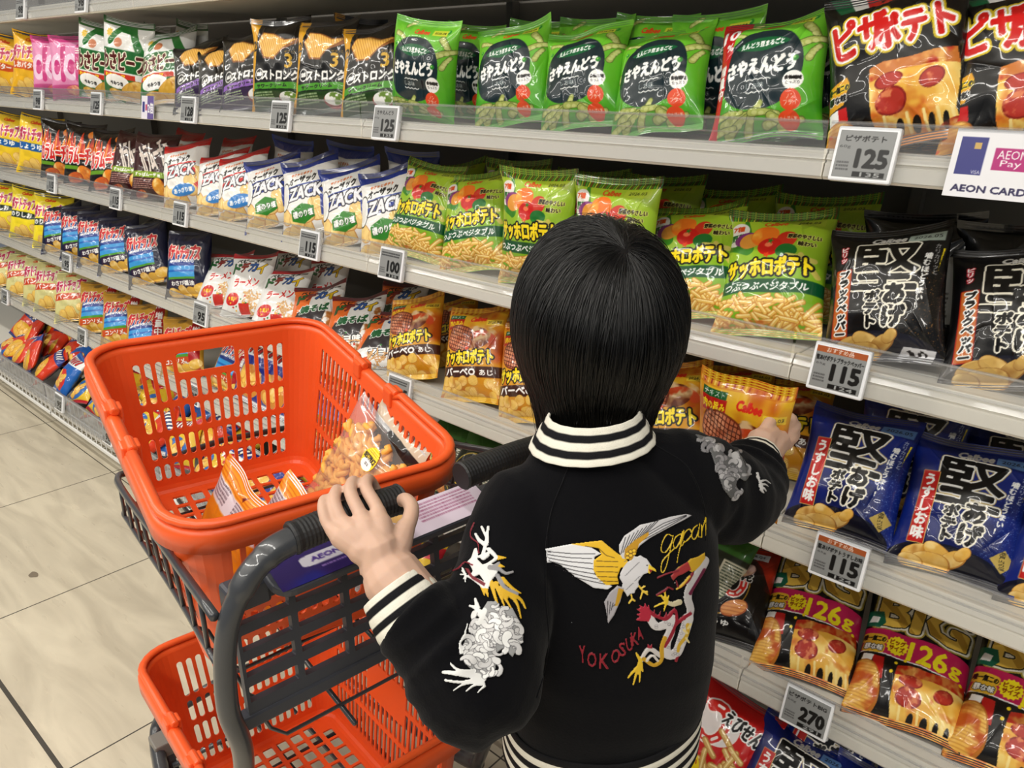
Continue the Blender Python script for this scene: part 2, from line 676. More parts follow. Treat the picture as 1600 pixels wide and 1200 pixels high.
    def mottle(s, m, c2, cells=14, lo=0.45, hi=0.7, oct=3):
        n = np.clip((fbm(s.sh, cells, s.rng, oct) - lo) / (hi - lo), 0, 1)
        return s.put(m * n, c2)

    def star(s, cx, cy, r, n, col, k=0.85, ol=()):
        return s.poly([(cx + (r if i % 2 == 0 else r * k) * math.cos(i * PI / n), cy + (r if i % 2 == 0 else r * k) * math.sin(i * PI / n)) for i in range(2 * n)], col, ol)

    def tiny(s, x, y, w, rows, col, lh=3.0):
        """Rows of print too small to read."""
        for r in range(rows):
            xx = x
            while xx < x + w:
                d = 0.8 + s.rng.random() * 1.6
                s.rect(xx, xx + d, y - r * lh, y - r * lh + lh * 0.55, col)
                xx += d + 0.5
        return s

    # -- pictures of food
    def chip(s, cx, cy, rx, ry, rot=0.0, base=(236, 190, 96), edge=(190, 122, 44), ridge=0.0, hi=(250, 220, 150)):
        m = s.m_ell(cx, cy, rx, ry, rot, 2.3)
        s.put(m, edge)
        inn = s.m_ell(cx - .03 * rx, cy + .05 * ry, rx * .93, ry * .9, rot, 2.3)
        s.put(inn, base)
        s.mottle(inn, hi, 9, .5, .75)
        s.mottle(inn, edge, 7, .62, .9)
        if ridge:
            c, n = math.cos(rot + 1.2), math.sin(rot + 1.2)
            q = np.sin((s.X[None] * c + s.Y[:, None] * n) * 2 * PI / ridge)
            s.put(inn * np.clip(q, 0, 1) * .55, edge)
        return s

    def fries(s, x0, x1, y0, y1, n, L=24, r=2.6, base=(240, 205, 120), edge=(196, 140, 60), spread=1.2):
        for _ in range(n):
            x, y = x0 + s.rng.random() * (x1 - x0), y0 + s.rng.random() * (y1 - y0)
            a = (s.rng.random() - .5) * 2 * spread
            l = L * (.5 + .5 * s.rng.random()) / 2
            p = [(x - l * math.cos(a), y - l * math.sin(a)), (x + l * math.cos(a), y + l * math.sin(a))]
            s.put(s.m_cap(p, r), edge)
            v = s.rng.random() * .25
            s.put(s.m_cap(p, r * .72), np.asarray(base) * (1 - v) + np.asarray(edge) * v)
            s.put(s.m_cap([(q[0], q[1] + r * .3) for q in p], r * .25), (252, 232, 170))
        return s

    def pods(s, L, col=(176, 186, 104), edge=(96, 110, 50)):
        for x, y, a, l, r in L:
            a = math.radians(a)
            p = [(x, y), (x + l * .5 * math.cos(a + .12), y + l * .5 * math.sin(a + .12)), (x + l * math.cos(a), y + l * math.sin(a))]
            s.put(s.m_cap(p, (r * 1.05, r * .7)), edge)
            s.put(s.m_cap(p, (r * .86, r * .5)), col)
            for t in (.12, .38, .64, .88):
                s.put(s.m_ell(x + l * t * math.cos(a), y + l * t * math.sin(a), r * .6, r * .5), (204, 210, 140))
        return s

    def pizza(s, cx, cy, k):
        P = lambda L: [(cx + a * k, cy + b * k) for a, b in L]
        top = P([(-34, 10), (-33, 28), (-20, 32), (0, 31), (20, 33), (38, 34), (42, 20), (40, 2), (36, -16), (38, -30), (26, -38), (8, -34), (-6, -36), (-20, -33), (-30, -28), (-33, -12)])
        m = s.m_poly(top)
        s.put(m, (238, 186, 80))
        s.mottle(m, (250, 222, 140), 6, .45, .7)
        s.mottle(m, (214, 120, 40), 9, .58, .8)
        cr = s.m_poly(P([(-34, 18), (-33, 30), (-20, 34), (0, 33), (20, 35), (40, 36), (42, 22), (20, 24), (-10, 23)]))
        s.put(cr, (206, 130, 62))
        s.mottle(cr, (240, 190, 110), 14, .5, .75)
        s.mottle(cr, (190, 50, 20), 10, .55, .7)
        for x, y, rx, ry, r in ((-16, 16, 13, 7, .1), (20, 12, 11, 8, .5), (-15, -2, 14, 12, .2)):
            e = s.m_ell(cx + x * k, cy + y * k, rx * k, ry * k, r)
            s.put(e, (150, 36, 28))
            s.put(s.m_ell(cx + x * k, cy + y * k, rx * k * .86, ry * k * .86, r), (186, 60, 46))
            s.mottle(e, (226, 140, 96), 22, .55, .7)
        for x, w in ((-10, 3.2), (4, 3.6), (16, 2.6), (27, 2.4)):
            s.put(s.m_ell(cx + x * k, cy - 26 * k, w * k, 8 * k, -.15), (20, 14, 12))
        for x in (-22, -3, 11, 22, 33):
            s.put(s.m_cap([(cx + x * k, cy - 14 * k), (cx + (x + 1) * k, cy - 34 * k)], 1.3 * k), (252, 230, 160))
        return s

    def steak(s, cx, cy, rx, ry, rot=.2):
        m = s.m_ell(cx, cy, rx, ry, rot, 2.6)
        s.put(m, (130, 60, 36))
        i = s.m_ell(cx, cy, rx * .92, ry * .9, rot, 2.6)
        s.put(i, (196, 118, 84))
        s.mottle(i, (226, 160, 124), 12, .45, .7)
        for a in (rot + .1, rot + 1.5):
            c, n = math.cos(a), math.sin(a)
            q = ((s.X[None] * c + s.Y[:, None] * n) / 7.0) % 1.0
            s.put(i * (q < .22), (92, 36, 22))
        return s

    def shrimp(s, cx, cy, k, c1=(224, 50, 40), c2=(250, 240, 236)):
        pts = [(cx + k * 10 * math.cos(a) * (1 + .2 * a / 4), cy + k * 13 * math.sin(a)) for a in np.linspace(2.2, -2.2, 12)]
        s.put(s.m_cap(pts, (5.6 * k, 3.6 * k)), c2)
        s.put(s.m_cap(pts, (4.2 * k, 2.4 * k)), c1)
        for p, q in zip(pts[1:-1:2], pts[2::2]):
            s.put(s.m_cap([p, q], 1.1 * k), c2)
        return s

    def verts(s):
        """Linear colour per grid point, (rows, columns, 4)."""
        k = s.ss
        c = s.c.reshape(s.ny, k, s.nx, k, 4).mean((1, 3))
        out = c.copy()
        out[..., :3] = lin(np.clip(c[..., :3], 0, 255)) ** 1.14 * .96
        return out.astype(np.float32)

    def cover(s):
        k = s.ss
        return s.a.reshape(s.ny, k, s.nx, k).mean((1, 3))


WHT, BLK, RED, YEL = (246, 246, 244), (16, 15, 16), (206, 30, 36), (250, 226, 40)
# ------------------------------------------------------------------ the bags' artwork: one function per kind of snack
def art_pea(step, ten=False, seed=1):
    a = Art(145, 180, step, (104, 186, 44), seed)
    a.grad((84, 168, 36), (128, 200, 60))
    a.mottle(np.ones(a.sh), (66, 150, 34), 4, .5, .8)
    a.pods([(16, 150, -20, 24, 5), (120, 146, -50, 26, 6), (112, 116, 20, 34, 6), (8, 96, -62, 36, 6), (36, 165, 30, 20, 4), (128, 100, 60, 20, 5)])
    a.ell(66, 92, 56, 54, (20, 46, 54), p=2.25)
    lf = [(28 + 76 * t, 124 + 10 * math.sin(PI * t) ** .8) for t in np.linspace(0, 1, 14)] + [(104 - 76 * t, 124 - 10 * math.sin(PI * t) ** .8) for t in np.linspace(0, 1, 14)]
    a.poly(lf, (18, 106, 62))
    a.text("えんどう豆まるごと", 66, 124, 58, 8, WHT, bold=.3)
    a.text("さやえんどう", 66, 94, 92, 21, WHT, bold=1.5, rot=.03)
    a.text("しお味", 62, 68, 24, 7.5, WHT)
    for sgn in (-1, 1):
        for k in range(4):
            a.put(a.m_cap([(50 + 8 * k + q, 68 + sgn * (7 + 1.6 * math.sin(q / 8 * PI))) for q in range(0, 9, 2)], .7), WHT)
    a.pods([(20, 24, 12, 46, 6), (26, 12, 28, 48, 6), (52, 10, 62, 40, 6.4), (60, 34, -8, 34, 6), (78, 16, 10, 30, 6), (84, 28, -40, 26, 6), (12, 34, 4, 34, 5), (6, 14, 10, 30, 5), (96, 12, 20, 28, 6)])
    a.ell(112, 70, 13, 13, WHT)
    a.text("食物繊維", 112, 73, 21, 5.5, BLK, bold=.3)
    a.text("たっぷり", 112, 66, 18, 4.5, BLK)
    a.ell(110, 45, 13, 13, (226, 84, 38))
    a.text("ノン", 110, 49, 10, 6, WHT)
    a.text("フライ", 110, 42, 17, 6, WHT)
    a.ell(107, 21, 13, 12, (226, 84, 38))
    a.text("たんぱく質", 107, 22, 21, 5.5, WHT)
    for x, y, r in ((126, 160, 4), (112, 100, 4), (104, 156, 3), (18, 132, 3)):
        a.ell(x, y, r, r, (40, 140, 50))
        a.ell(x - 1, y + 1, r * .4, r * .4, (150, 210, 110))
    a.text("Calbee", 74, 157, 30, 9, (226, 66, 30), bold=.6, sh=.15)
    a.rect(96, 124, 152, 162, (206, 214, 70))
    a.text("2026.04", 110, 157, 22, 4, BLK)
    if ten:
        a.poly([(0, 0), (10, 0), (17, 90), (24, 140), (40, 172), (40, 180), (0, 180)], (200, 26, 40))
        a.text("10", 17, 152, 24, 19, WHT, bold=.8, sh=.15)
        a.text("%", 17, 132, 11, 10, WHT, bold=.5)
        a.text("増量中", 9, 84, 10, 48, WHT, vert=True, bold=.3)
    return a


def art_pizza(step, seed=2):
    a = Art(165, 208, step, (14, 13, 14), seed)
    a.poly([(8, 208), (22, 182), (40, 182), (30, 208)], (18, 110, 70))
    a.poly([(30, 208), (40, 182), (56, 182), (48, 208)], WHT)
    a.poly([(48, 208), (56, 182), (70, 184), (66, 208)], (206, 34, 36))
    a.text("Calbee", 86, 187, 50, 13, (214, 50, 30), bold=.8, sh=.1)
    a.rect(118, 156, 180, 192, (226, 226, 222))
    a.text("2026.04", 138, 186, 28, 5, BLK)
    ol = ((2.4, WHT), (5.2, (212, 190, 40)))
    a.text("ピザ", 48, 142, 66, 50, (206, 30, 30), ol, bold=2.0, rot=.04, sh=-.12)
    a.text("ポテト", 110, 138, 84, 40, (206, 30, 30), ol, bold=1.8, rot=.05, sh=-.1)
    a.text("ピザ", 48, 142, 66, 50, (206, 30, 30), bold=2.0, rot=.04, sh=-.12)
    a.poly([(2, 58), (26, 64), (34, 88), (30, 96), (6, 90)], (226, 170, 40))
    a.text("唯一無二の", 18, 84, 30, 8, BLK, ((.8, YEL),), bold=.5)
    a.text("罪な味", 17, 72, 26, 9, BLK, ((.8, WHT),), bold=.6)
    a.poly([(6, 40), (20, 42), (18, 60), (4, 58)], WHT)
    a.poly([(20, 42), (32, 44), (30, 60), (18, 60)], (200, 30, 30))
    a.chip(10, 20, 32, 22, .5, ridge=5)
    for x, y in ((8, 30), (24, 22), (2, 16)):
        a.ell(x, y, 3, 2.4, (220, 104, 30))
    a.pizza(104, 56, 1.32)
    a.mottle(a.m_ell(150, 12, 22, 12, .3), (170, 46, 24), 10, .3, .6)
    a.put(a.m_cap([(40, 4), (70, 8), (150, 4)], 6), (226, 150, 70))
    return a


def art_pizza_big(step, seed=3):
    a = Art(160, 245, step, (15, 14, 15), seed)
    a.text("ピザポテト", 82, 229, 140, 26, (200, 30, 30), ((2, WHT), (4.5, (190, 170, 60))), bold=1.4, rot=-.03)
    ol = ((2.0, BLK), (5.0, (236, 234, 220)), (7.5, (178, 160, 70)))
    a.text("BIG", 84, 182, 128, 60, (240, 204, 96), ol, bold=4.0, metal=.1, rot=-.06)
    g = a.m_text("BIG", 84, 182, 128, 60, rot=-.06)
    a.put(a.grow(g, 3.2) * (np.sin((a.X[None] + a.Y[:, None] * .8) / 7) > .35) * .6, (176, 134, 46), .1)
    a.poly([(0, 106), (160, 94), (160, 136), (0, 148)], (196, 36, 96))
    a.poly([(0, 104), (160, 92), (160, 94), (0, 106)], WHT)
    a.poly([(0, 152), (22, 148), (30, 158), (24, 178), (0, 180)], (30, 110, 84))
    a.poly([(4, 158), (18, 156), (20, 166), (8, 170)], WHT)
    a.star(54, 121, 17, 16, (250, 232, 40))
    a.text("ビッグ", 54, 126, 22, 9, (150, 60, 20), bold=.5)
    a.text("サイズ", 54, 116, 22, 9, (150, 60, 20), bold=.5)
    a.text("126", 100, 116, 56, 31, (250, 234, 40), bold=1.6, rot=-.07)
    a.text("g", 140, 108, 15, 20, (250, 234, 40), bold=1.2, rot=-.07)
    a.ell(18, 128, 20, 9, (232, 190, 60), rot=-.1, p=4)
    a.ell(20, 112, 17, 9, (232, 190, 60), rot=-.1, p=4)
    a.text("唯一無二の", 19, 128, 34, 10, BLK, bold=.6, rot=-.1)
    a.text("罪な味", 20, 112, 28, 10.5, WHT, ((1.1, BLK),), bold=.6, rot=-.1)
    a.poly([(22, 98), (40, 96), (44, 62), (30, 60)], (190, 36, 30))
    a.poly([(8, 100), (24, 98), (22, 84), (6, 82)], WHT)
    a.chip(14, 46, 30, 44, .2, ridge=5)
    a.mottle(a.m_ell(14, 46, 28, 40, .2), (196, 96, 36), 8, .5, .7)
    a.pizza(104, 50, 1.3)
    a.put(a.m_cap([(10, 6), (150, 6)], 8), (206, 124, 50))
    a.mottle(a.m_cap([(10, 6), (150, 6)], 8), (240, 190, 100), 14, .45, .7)
    for x, y in ((58, 92), (54, 76), (70, 100), (150, 96)):
        a.ell(x, y, 2.6, 2.6, YEL)
    return a


def _veg(a):
    a.ell(34, 150, 20, 13, (140, 60, 130))
    a.ell(40, 146, 17, 14, (226, 160, 70))
    a.ell(62, 154, 21, 19, (236, 130, 40))
    a.mottle(a.m_ell(62, 154, 20, 18), (250, 190, 80), 7, .5, .7)
    a.ell(96, 146, 15, 14, (206, 60, 36))
    a.ell(72, 134, 18, 15, (204, 34, 28))
    a.ell(70, 138, 6, 4, (240, 130, 90))
    a.star(72, 144, 6, 5, (60, 130, 40), .35)
    a.ell(98, 126, 16, 11, (36, 120, 50))
    a.mottle(a.m_ell(98, 126, 15, 10), (70, 160, 70), 8, .5, .7)


def art_veg(step, seed=4):
    a = Art(155, 208, step, (150, 190, 44), seed)
    a.grad((120, 172, 36), (176, 204, 60), 0, .9)
    for x, r in ((30, 0.2), (14, .9), (46, 1.3)):
        a.put(a.m_cap([(40, 130), (40 + 50 * math.cos(1.6 + r), 130 + 60 * math.sin(1.6 + r))], (9, 3)), (70, 140, 44))
    a.rect(0, 155, 188, 208, (60, 120, 40))
    for k in range(38):
        a.rect(2 + 4 * k, 3.6 + 4 * k, 188, 208, ((206, 200, 70), (150, 60, 40), (120, 170, 60))[k % 3])
    a.text("Calbee", 74, 180, 34, 10, (216, 70, 30), bold=.7, sh=.12)
    a.rect(98, 142, 173, 186, (186, 206, 70))
    a.text("2026.03", 120, 180, 30, 5, BLK)
    a.ell(18, 162, 17, 22, (236, 232, 226), rot=-.3)
    a.text("7種", 18, 172, 18, 10, (220, 90, 30), bold=.6)
    a.text("野菜", 18, 156, 22, 12, (40, 110, 50), bold=.6)
    _veg(a)
    a.text("野菜のやさしい", 120, 150, 46, 8, (50, 40, 20), ((.8, (220, 220, 130)),), bold=.3, rot=-.05)
    a.text("味わい", 126, 138, 24, 8, (50, 40, 20), ((.8, (220, 220, 130)),), bold=.3)
    a.cap([(100, 118), (140, 112)], 4, (216, 206, 110))
    a.cap([(120, 120), (146, 90)], 4, (206, 196, 100))
    a.text("サッホロポテト", 74, 101, 128, 29, YEL, ((2.8, BLK),), bold=1.6, rot=.03, sh=-.08)
    a.star(70, 120, 6, 5, (226, 80, 40), .45)
    a.poly([(0, 62), (155, 62), (155, 82), (0, 82)], (20, 92, 54))
    a.text("つぶつぶベジタブル", 74, 72, 126, 12, WHT, bold=.5, sh=.1)
    a.fries(0, 155, 0, 56, 90, 30, 3.6, (240, 206, 116), (200, 140, 60), 1.0)
    a.mottle(a.m_poly([(0, 0), (155, 0), (155, 22), (0, 22)]), (200, 120, 50), 8, .55, .8)
    return a


def art_bbq(step, seed=5):
    a = Art(155, 208, step, (222, 168, 36), seed)
    a.grad((206, 140, 30), (232, 190, 50), 0, 1)
    a.rect(0, 155, 190, 208, (214, 150, 30))
    for k in range(26):
        a.rect(3 + 6 * k, 6 + 6 * k, 192, 208, ((236, 200, 80), (170, 60, 20))[k % 2])
    a.mottle(np.ones(a.sh), (196, 96, 20), 3, .5, .75)
    a.text("Calbee", 92, 176, 42, 12, (214, 50, 30), bold=.8, sh=.1)
    a.rect(116, 150, 160, 172, (236, 206, 70))
    a.text("2026.03", 133, 166, 28, 5, BLK)
    a.rect(10, 52, 178, 188, (30, 100, 50))
    a.text("チキスト", 31, 183, 36, 7, WHT)
    a.rect(10, 54, 156, 178, (190, 34, 28))
    a.text("肉の旨み", 32, 167, 40, 13, YEL, bold=.6)
    a.ell(96, 134, 34, 22, (120, 54, 24))
    a.mottle(a.m_ell(100, 136, 46, 24), (226, 196, 150), 7, .45, .65)
    a.mottle(a.m_ell(104, 128, 40, 22), (206, 84, 40), 8, .5, .65)
    a.steak(50, 134, 38, 28, -.2)
    a.text("サッホロポテト", 74, 96, 130, 29, YEL, ((2.8, BLK),), bold=1.6, rot=.02, sh=-.08)
    a.star(74, 114, 6, 5, (226, 80, 40), .45)
    a.rect(0, 155, 54, 76, (74, 38, 24))
    a.text("バーベQ", 58, 65, 86, 17, WHT, bold=.9)
    a.text("あじ", 126, 64, 28, 11, WHT, bold=.4)
    for k in range(26):
        a.chip(a.rng.random() * 155, a.rng.random() * 48, 13, 11, a.rng.random() * 3, (240, 206, 110), (204, 146, 60), ridge=3)
    return a


def art_hard(step, blue=False, seed=6):
    bg = (20, 44, 128) if blue else (17, 16, 18)
    a = Art(150, 192, step, bg, seed)
    sp = fbm(a.sh, 160, a.rng, 1)
    if blue:
        a.mottle(np.ones(a.sh), (12, 26, 84), 3, .45, .75)
    a.put((sp > .83) * (a.Y[:, None] < 120) * (a.X[None] > 80) * .6, (200, 150, 80) if not blue else (170, 190, 230))
    a.ell(70, 8, 74, 34, (34, 34, 48) if not blue else (12, 16, 40))
    a.text("Calbee", 78, 168, 42, 11, (214, 212, 206), bold=.9, sh=.15)
    a.rect(102, 144, 160, 174, (176, 190, 180) if not blue else (110, 150, 206))
    a.text("2026.05", 124, 167, 33, 5.5, BLK)
    o1 = ((2.2, (240, 236, 220)),) if not blue else ((1.6, WHT), (2.8, (200, 180, 120)))
    pts = [(34, 134), (38, 158), (60, 164), (118, 158), (122, 140), (112, 130), (104, 112), (92, 100), (98, 92), (60, 94), (52, 104), (58, 118), (40, 124)]
    a.text("堅", 78, 126, 82, 62, BLK, o1, bold=1.9, rot=-.03)
    a.text("あげ", 93, 74, 26, 54, BLK if blue else BLK, ((2.2, (244, 240, 226)),), bold=1.7, vert=True, sh=.05)
    a.text("ポテト", 64, 70, 17, 46, BLK, ((1.8, (244, 240, 226)),), bold=1.2, vert=True, sh=.05)
    if blue:
        a.rect(20, 40, 36, 134, (196, 40, 36), ((1, (214, 180, 110)),))
        a.text("うすしお味", 30, 85, 15, 88, WHT, bold=1.0, vert=True)
        a.poly([(118, 40), (134, 54), (146, 40), (132, 24)], (196, 172, 96))
        a.text("瀬戸内の塩", 132, 40, 7, 22, BLK, vert=True)
        ch = ((236, 190, 96), (200, 140, 56))
    else:
        a.text("ピリッ", 23, 146, 8, 22, WHT, ((1.2, (190, 40, 60)),), vert=True, bold=.3)
        a.rect(14, 34, 32, 124, (196, 112, 48), ((1.2, (170, 40, 26)),))
        a.text("ブラックペッパー", 25, 80, 14, 84, BLK, ((1.6, WHT),), bold=.7, vert=True)
        a.poly([(94, 6), (104, 20), (140, 18), (132, 0)], (226, 226, 230))
        m = a.m_ell(117, 12, 12, 5)
        a.mottle(m, (36, 26, 26), 40, .45, .5, 1)
        ch = ((212, 176, 104), (168, 120, 60))
    for x, y, r, q in ((36, 22, 19, .4), (58, 30, 17, -.4), (78, 24, 17, .7), (52, 12, 24, .1), (30, 10, 15, -.2), (88, 34, 12, .9)):
        a.chip(x, y, r, r * .62, q, *ch)
    a.text("噛むほどうまい!", 126, 106, 8, 72, WHT, bold=.5, vert=True, sh=.12)
    a.text("カリカリッと", 138, 134, 5, 40, WHT, vert=True)
    a.poly([(144, 150), (146, 150), (141, 118)], YEL)
    return a


def art_shrimp(step, seed=7):
    a = Art(150, 190, step, (20, 17, 18), seed)
    a.poly([(0, 190), (150, 190), (150, 100), (128, 140), (100, 164), (0, 168)], (200, 60, 30))
    a.mottle(a.m_poly([(0, 120), (150, 100), (150, 190), (0, 190)]), (120, 30, 20), 4, .5, .8)
    a.ell(60, 112, 50, 50, (20, 17, 18))
    a.put(a.m_ell(60, 100, 56, 58) - a.m_ell(60, 100, 54, 56), (190, 150, 60))
    a.text("Calbee", 52, 152, 36, 11, WHT, bold=.8, sh=.1)
    a.rect(86, 134, 154, 170, (220, 226, 236))
    a.text("2026.04", 110, 163, 34, 6, BLK)
    a.text("至福", 46, 100, 30, 60, (206, 170, 70), vert=True, bold=1.2)
    a.shrimp(88, 102, 1.7)
    a.text("海老", 104, 118, 24, 20, BLK, ((1.6, WHT),), bold=.9)
    a.chip(104, 128, 16, 11, .6, (206, 176, 166), (170, 130, 120))
    a.chip(96, 58, 24, 13, .4, (226, 160, 96), (180, 96, 50), ridge=6)
    a.chip(40, 40, 22, 12, -.3, (226, 160, 96), (180, 96, 50), ridge=6)
    a.text("しょうゆ", 60, 30, 60, 10, WHT, bold=.5)
    return a


def art_shrimp_red(step, seed=8):
    a = Art(150, 190, step, (206, 36, 34), seed)
    a.ell(60, 124, 40, 34, (238, 232, 230))
    a.shrimp(52, 122, 2.2, (214, 50, 40))
    a.text("えびせん", 100, 140, 70, 26, BLK, ((2.4, WHT),), bold=1.2, rot=-.1)
    a.fries(60, 150, 20, 110, 26, 46, 5, (226, 190, 120), (190, 140, 70), 1.4)
    a.ell(40, 40, 28, 28, YEL)
    a.text("おいしい", 40, 52, 40, 10, (190, 40, 40), arc=4, bold=.5)
    a.chip(40, 36, 12, 9)
    a.rect(0, 150, 178, 190, (176, 24, 26))
    return a


def art_strong(step, c=(86, 160, 50), strip=True, seed=9):
    a = Art(158, 205, step, (19, 19, 20), seed)
    if strip:
        a.poly([(0, 0), (14, 0), (30, 205), (4, 205)], (224, 170, 40))
        a.text("2", 16, 142, 16, 22, BLK, bold=.6)
    a.put(a.m_poly([(30, 150), (44, 172), (74, 166), (110, 150), (146, 152), (140, 140), (104, 126), (84, 108), (52, 112)]), (150, 96, 40))
    ch = a.m_poly([(33, 150), (46, 169), (74, 163), (108, 148), (140, 150), (104, 130), (82, 112), (54, 116)])
    a.put(ch, (240, 196, 104))
    q = np.sin((a.X[None] * .9 + a.Y[:, None] * .4) * 2 * PI / 5.5)
    a.put(ch * np.clip(q, 0, 1) * .7, (190, 124, 48))
    a.text("3", 122, 104, 16, 28, (220, 180, 70), bold=.9)
    a.text("ザクッと", 126, 122, 26, 6, (220, 180, 70))
    a.put(a.m_ell(38, 80, 13, 13) - a.m_ell(38, 80, 11, 11), WHT)
    a.text("湖池屋", 38, 80, 16, 8, WHT, bold=.4)
    a.text("ストロング", 98, 76, 100, 21, WHT, bold=1.4, rot=-.04, sh=.06)
    a.poly([(16, 50), (158, 46), (158, 60), (18, 63)], c)
    a.text("サワークリーム", 74, 55, 84, 7, (30, 30, 20), bold=.3)
    k = np.asarray(c) * .45
    a.poly([(10, 0), (158, 0), (158, 44), (14, 48)], k)
    a.tiny(20, 40, 54, 4, (170, 190, 150), 6)
    a.ell(116, 24, 28, 18, (150, 30, 30))
    a.ell(116, 28, 25, 14, WHT)
    a.mottle(a.m_ell(116, 28, 24, 13), (120, 150, 70), 14, .5, .6)
    return a


def art_beef(step, seed=10):
    a = Art(170, 225, step, (232, 232, 230), seed)
    a.rect(0, 170, 206, 225, (60, 110, 56))
    a.put(a.m_cap([(40, 160), (70, 200), (110, 196), (150, 130)], (9, 12)), (36, 120, 50))
    a.star(34, 184, 14, 8, (226, 190, 60), .6)
    a.ell(70, 160, 14, 12, (200, 130, 90))
    a.poly([(0, 84), (170, 84), (170, 142), (0, 142)], (30, 110, 50))
    a.text("わさビーフ", 84, 112, 146, 46, (96, 30, 26), ((3.0, (240, 236, 214)),), bold=2.6)
    a.rect(0, 130, 66, 80, (206, 62, 40))
    a.text("わさビーフ", 60, 73, 74, 9, YEL, bold=.5)
    a.poly([(0, 0), (170, 0), (170, 66), (0, 66)], (44, 120, 50))
    a.ell(64, 56, 44, 20, WHT)
    a.text("やみつき", 64, 52, 44, 10, BLK, bold=.4)
    a.chip(120, 34, 46, 28, .4, (222, 176, 70), (190, 130, 40))
    a.chip(60, 14, 36, 20, -.2, (222, 176, 70), (190, 130, 40))
    return a


def art_pink(step, seed=11):
    a = Art(165, 200, step, (226, 150, 190), seed)
    a.rect(0, 165, 176, 200, (206, 70, 140))
    for x in (40, 96):
        a.put(a.m_ell(x, 96, 30, 40) - a.m_ell(x, 96, 14, 22), (238, 206, 228))
        a.ell(x, 96, 14, 22, (206, 70, 140))
        a.put(a.m_cap([(x + 24, 60), (x + 24, 160)], 9), (206, 70, 140))
    a.rect(0, 165, 0, 44, (206, 90, 150))
    a.star(126, 100, 22, 7, (190, 40, 90), .5)
    a.text("梅", 126, 100, 24, 24, WHT, bold=1)
    a.chip(90, 26, 26, 16, .2, (226, 120, 130), (190, 50, 70))
    a.chip(130, 34, 22, 14, .9, (226, 120, 130), (190, 50, 70))
    a.tiny(110, 150, 40, 3, WHT, 7)
    return a


def art_chips(step, bg, band, t2, edge=(190, 40, 90), low=None, seed=12, ten=False):
    """Potato chips: a big jagged title, a curved flavour band, chips at the foot."""
    a = Art(160, 212, step, bg, seed)
    a.mottle(np.ones(a.sh), np.asarray(bg) * .86, 3, .5, .8)
    a.text("Calbee", 74, 182, 40, 12, (206, 70, 30), bold=.8, sh=.1)
    a.text("ポテトチップス", 76, 140, 130, 44, edge, ((2.6, WHT),), bold=2.2, rot=.05)
    m = a.m_poly([(0, 86), (100, 84), (140, 92), (156, 112), (150, 120), (136, 106), (100, 110), (0, 112)])
    a.put(m, band)
    a.text(t2, 64, 98, 96, 18, WHT, bold=1.2)
    a.rect(0, 160, 0, 62, low or bg)
    for k in range(8):
        a.chip(12 + a.rng.random() * 140, 8 + a.rng.random() * 44, 26, 17, a.rng.random() * 3, (240, 204, 110), (206, 150, 60))
    return a


def art_fire(step, seed=13, maroon=False):
    a = Art(150, 205, step, (66, 20, 26) if maroon else (20, 16, 16), seed)
    if maroon:
        a.text("カラムーチョ", 86, 132, 92, 92, (226, 214, 206), ((2.2, BLK),), bold=2, rot=.5)
        a.rect(0, 150, 66, 84, (140, 170, 40))
        a.text("すっぱムーチョ", 70, 75, 90, 10, WHT, bold=.5)
        a.tiny(14, 58, 80, 5, (190, 150, 140), 6)
        a.chip(110, 40, 20, 28, .3, (226, 160, 60), (180, 90, 30))
        a.chip(40, 14, 22, 14, .3, (170, 60, 30), (110, 30, 20))
    else:
        for k in range(16):
            x = 10 + k * 7
            a.put(a.m_cap([(x, 90), (x + 10 * math.sin(k), 130 + 40 * a.rng.random())], (9, 1)), ((226, 96, 30), (240, 150, 50), (200, 50, 24))[k % 3])
        a.chip(112, 166, 20, 14, .6, (232, 140, 50), (180, 80, 24))
        a.text("カラムーチョ", 72, 92, 120, 52, (214, 40, 40), ((3, WHT),), bold=2.4)
        a.rect(6, 70, 48, 60, (110, 160, 40))
        a.chip(96, 34, 34, 26, -.5, (240, 150, 50), (190, 90, 24))
        a.chip(50, 20, 30, 18, .4, (226, 110, 40), (170, 60, 20))
    return a


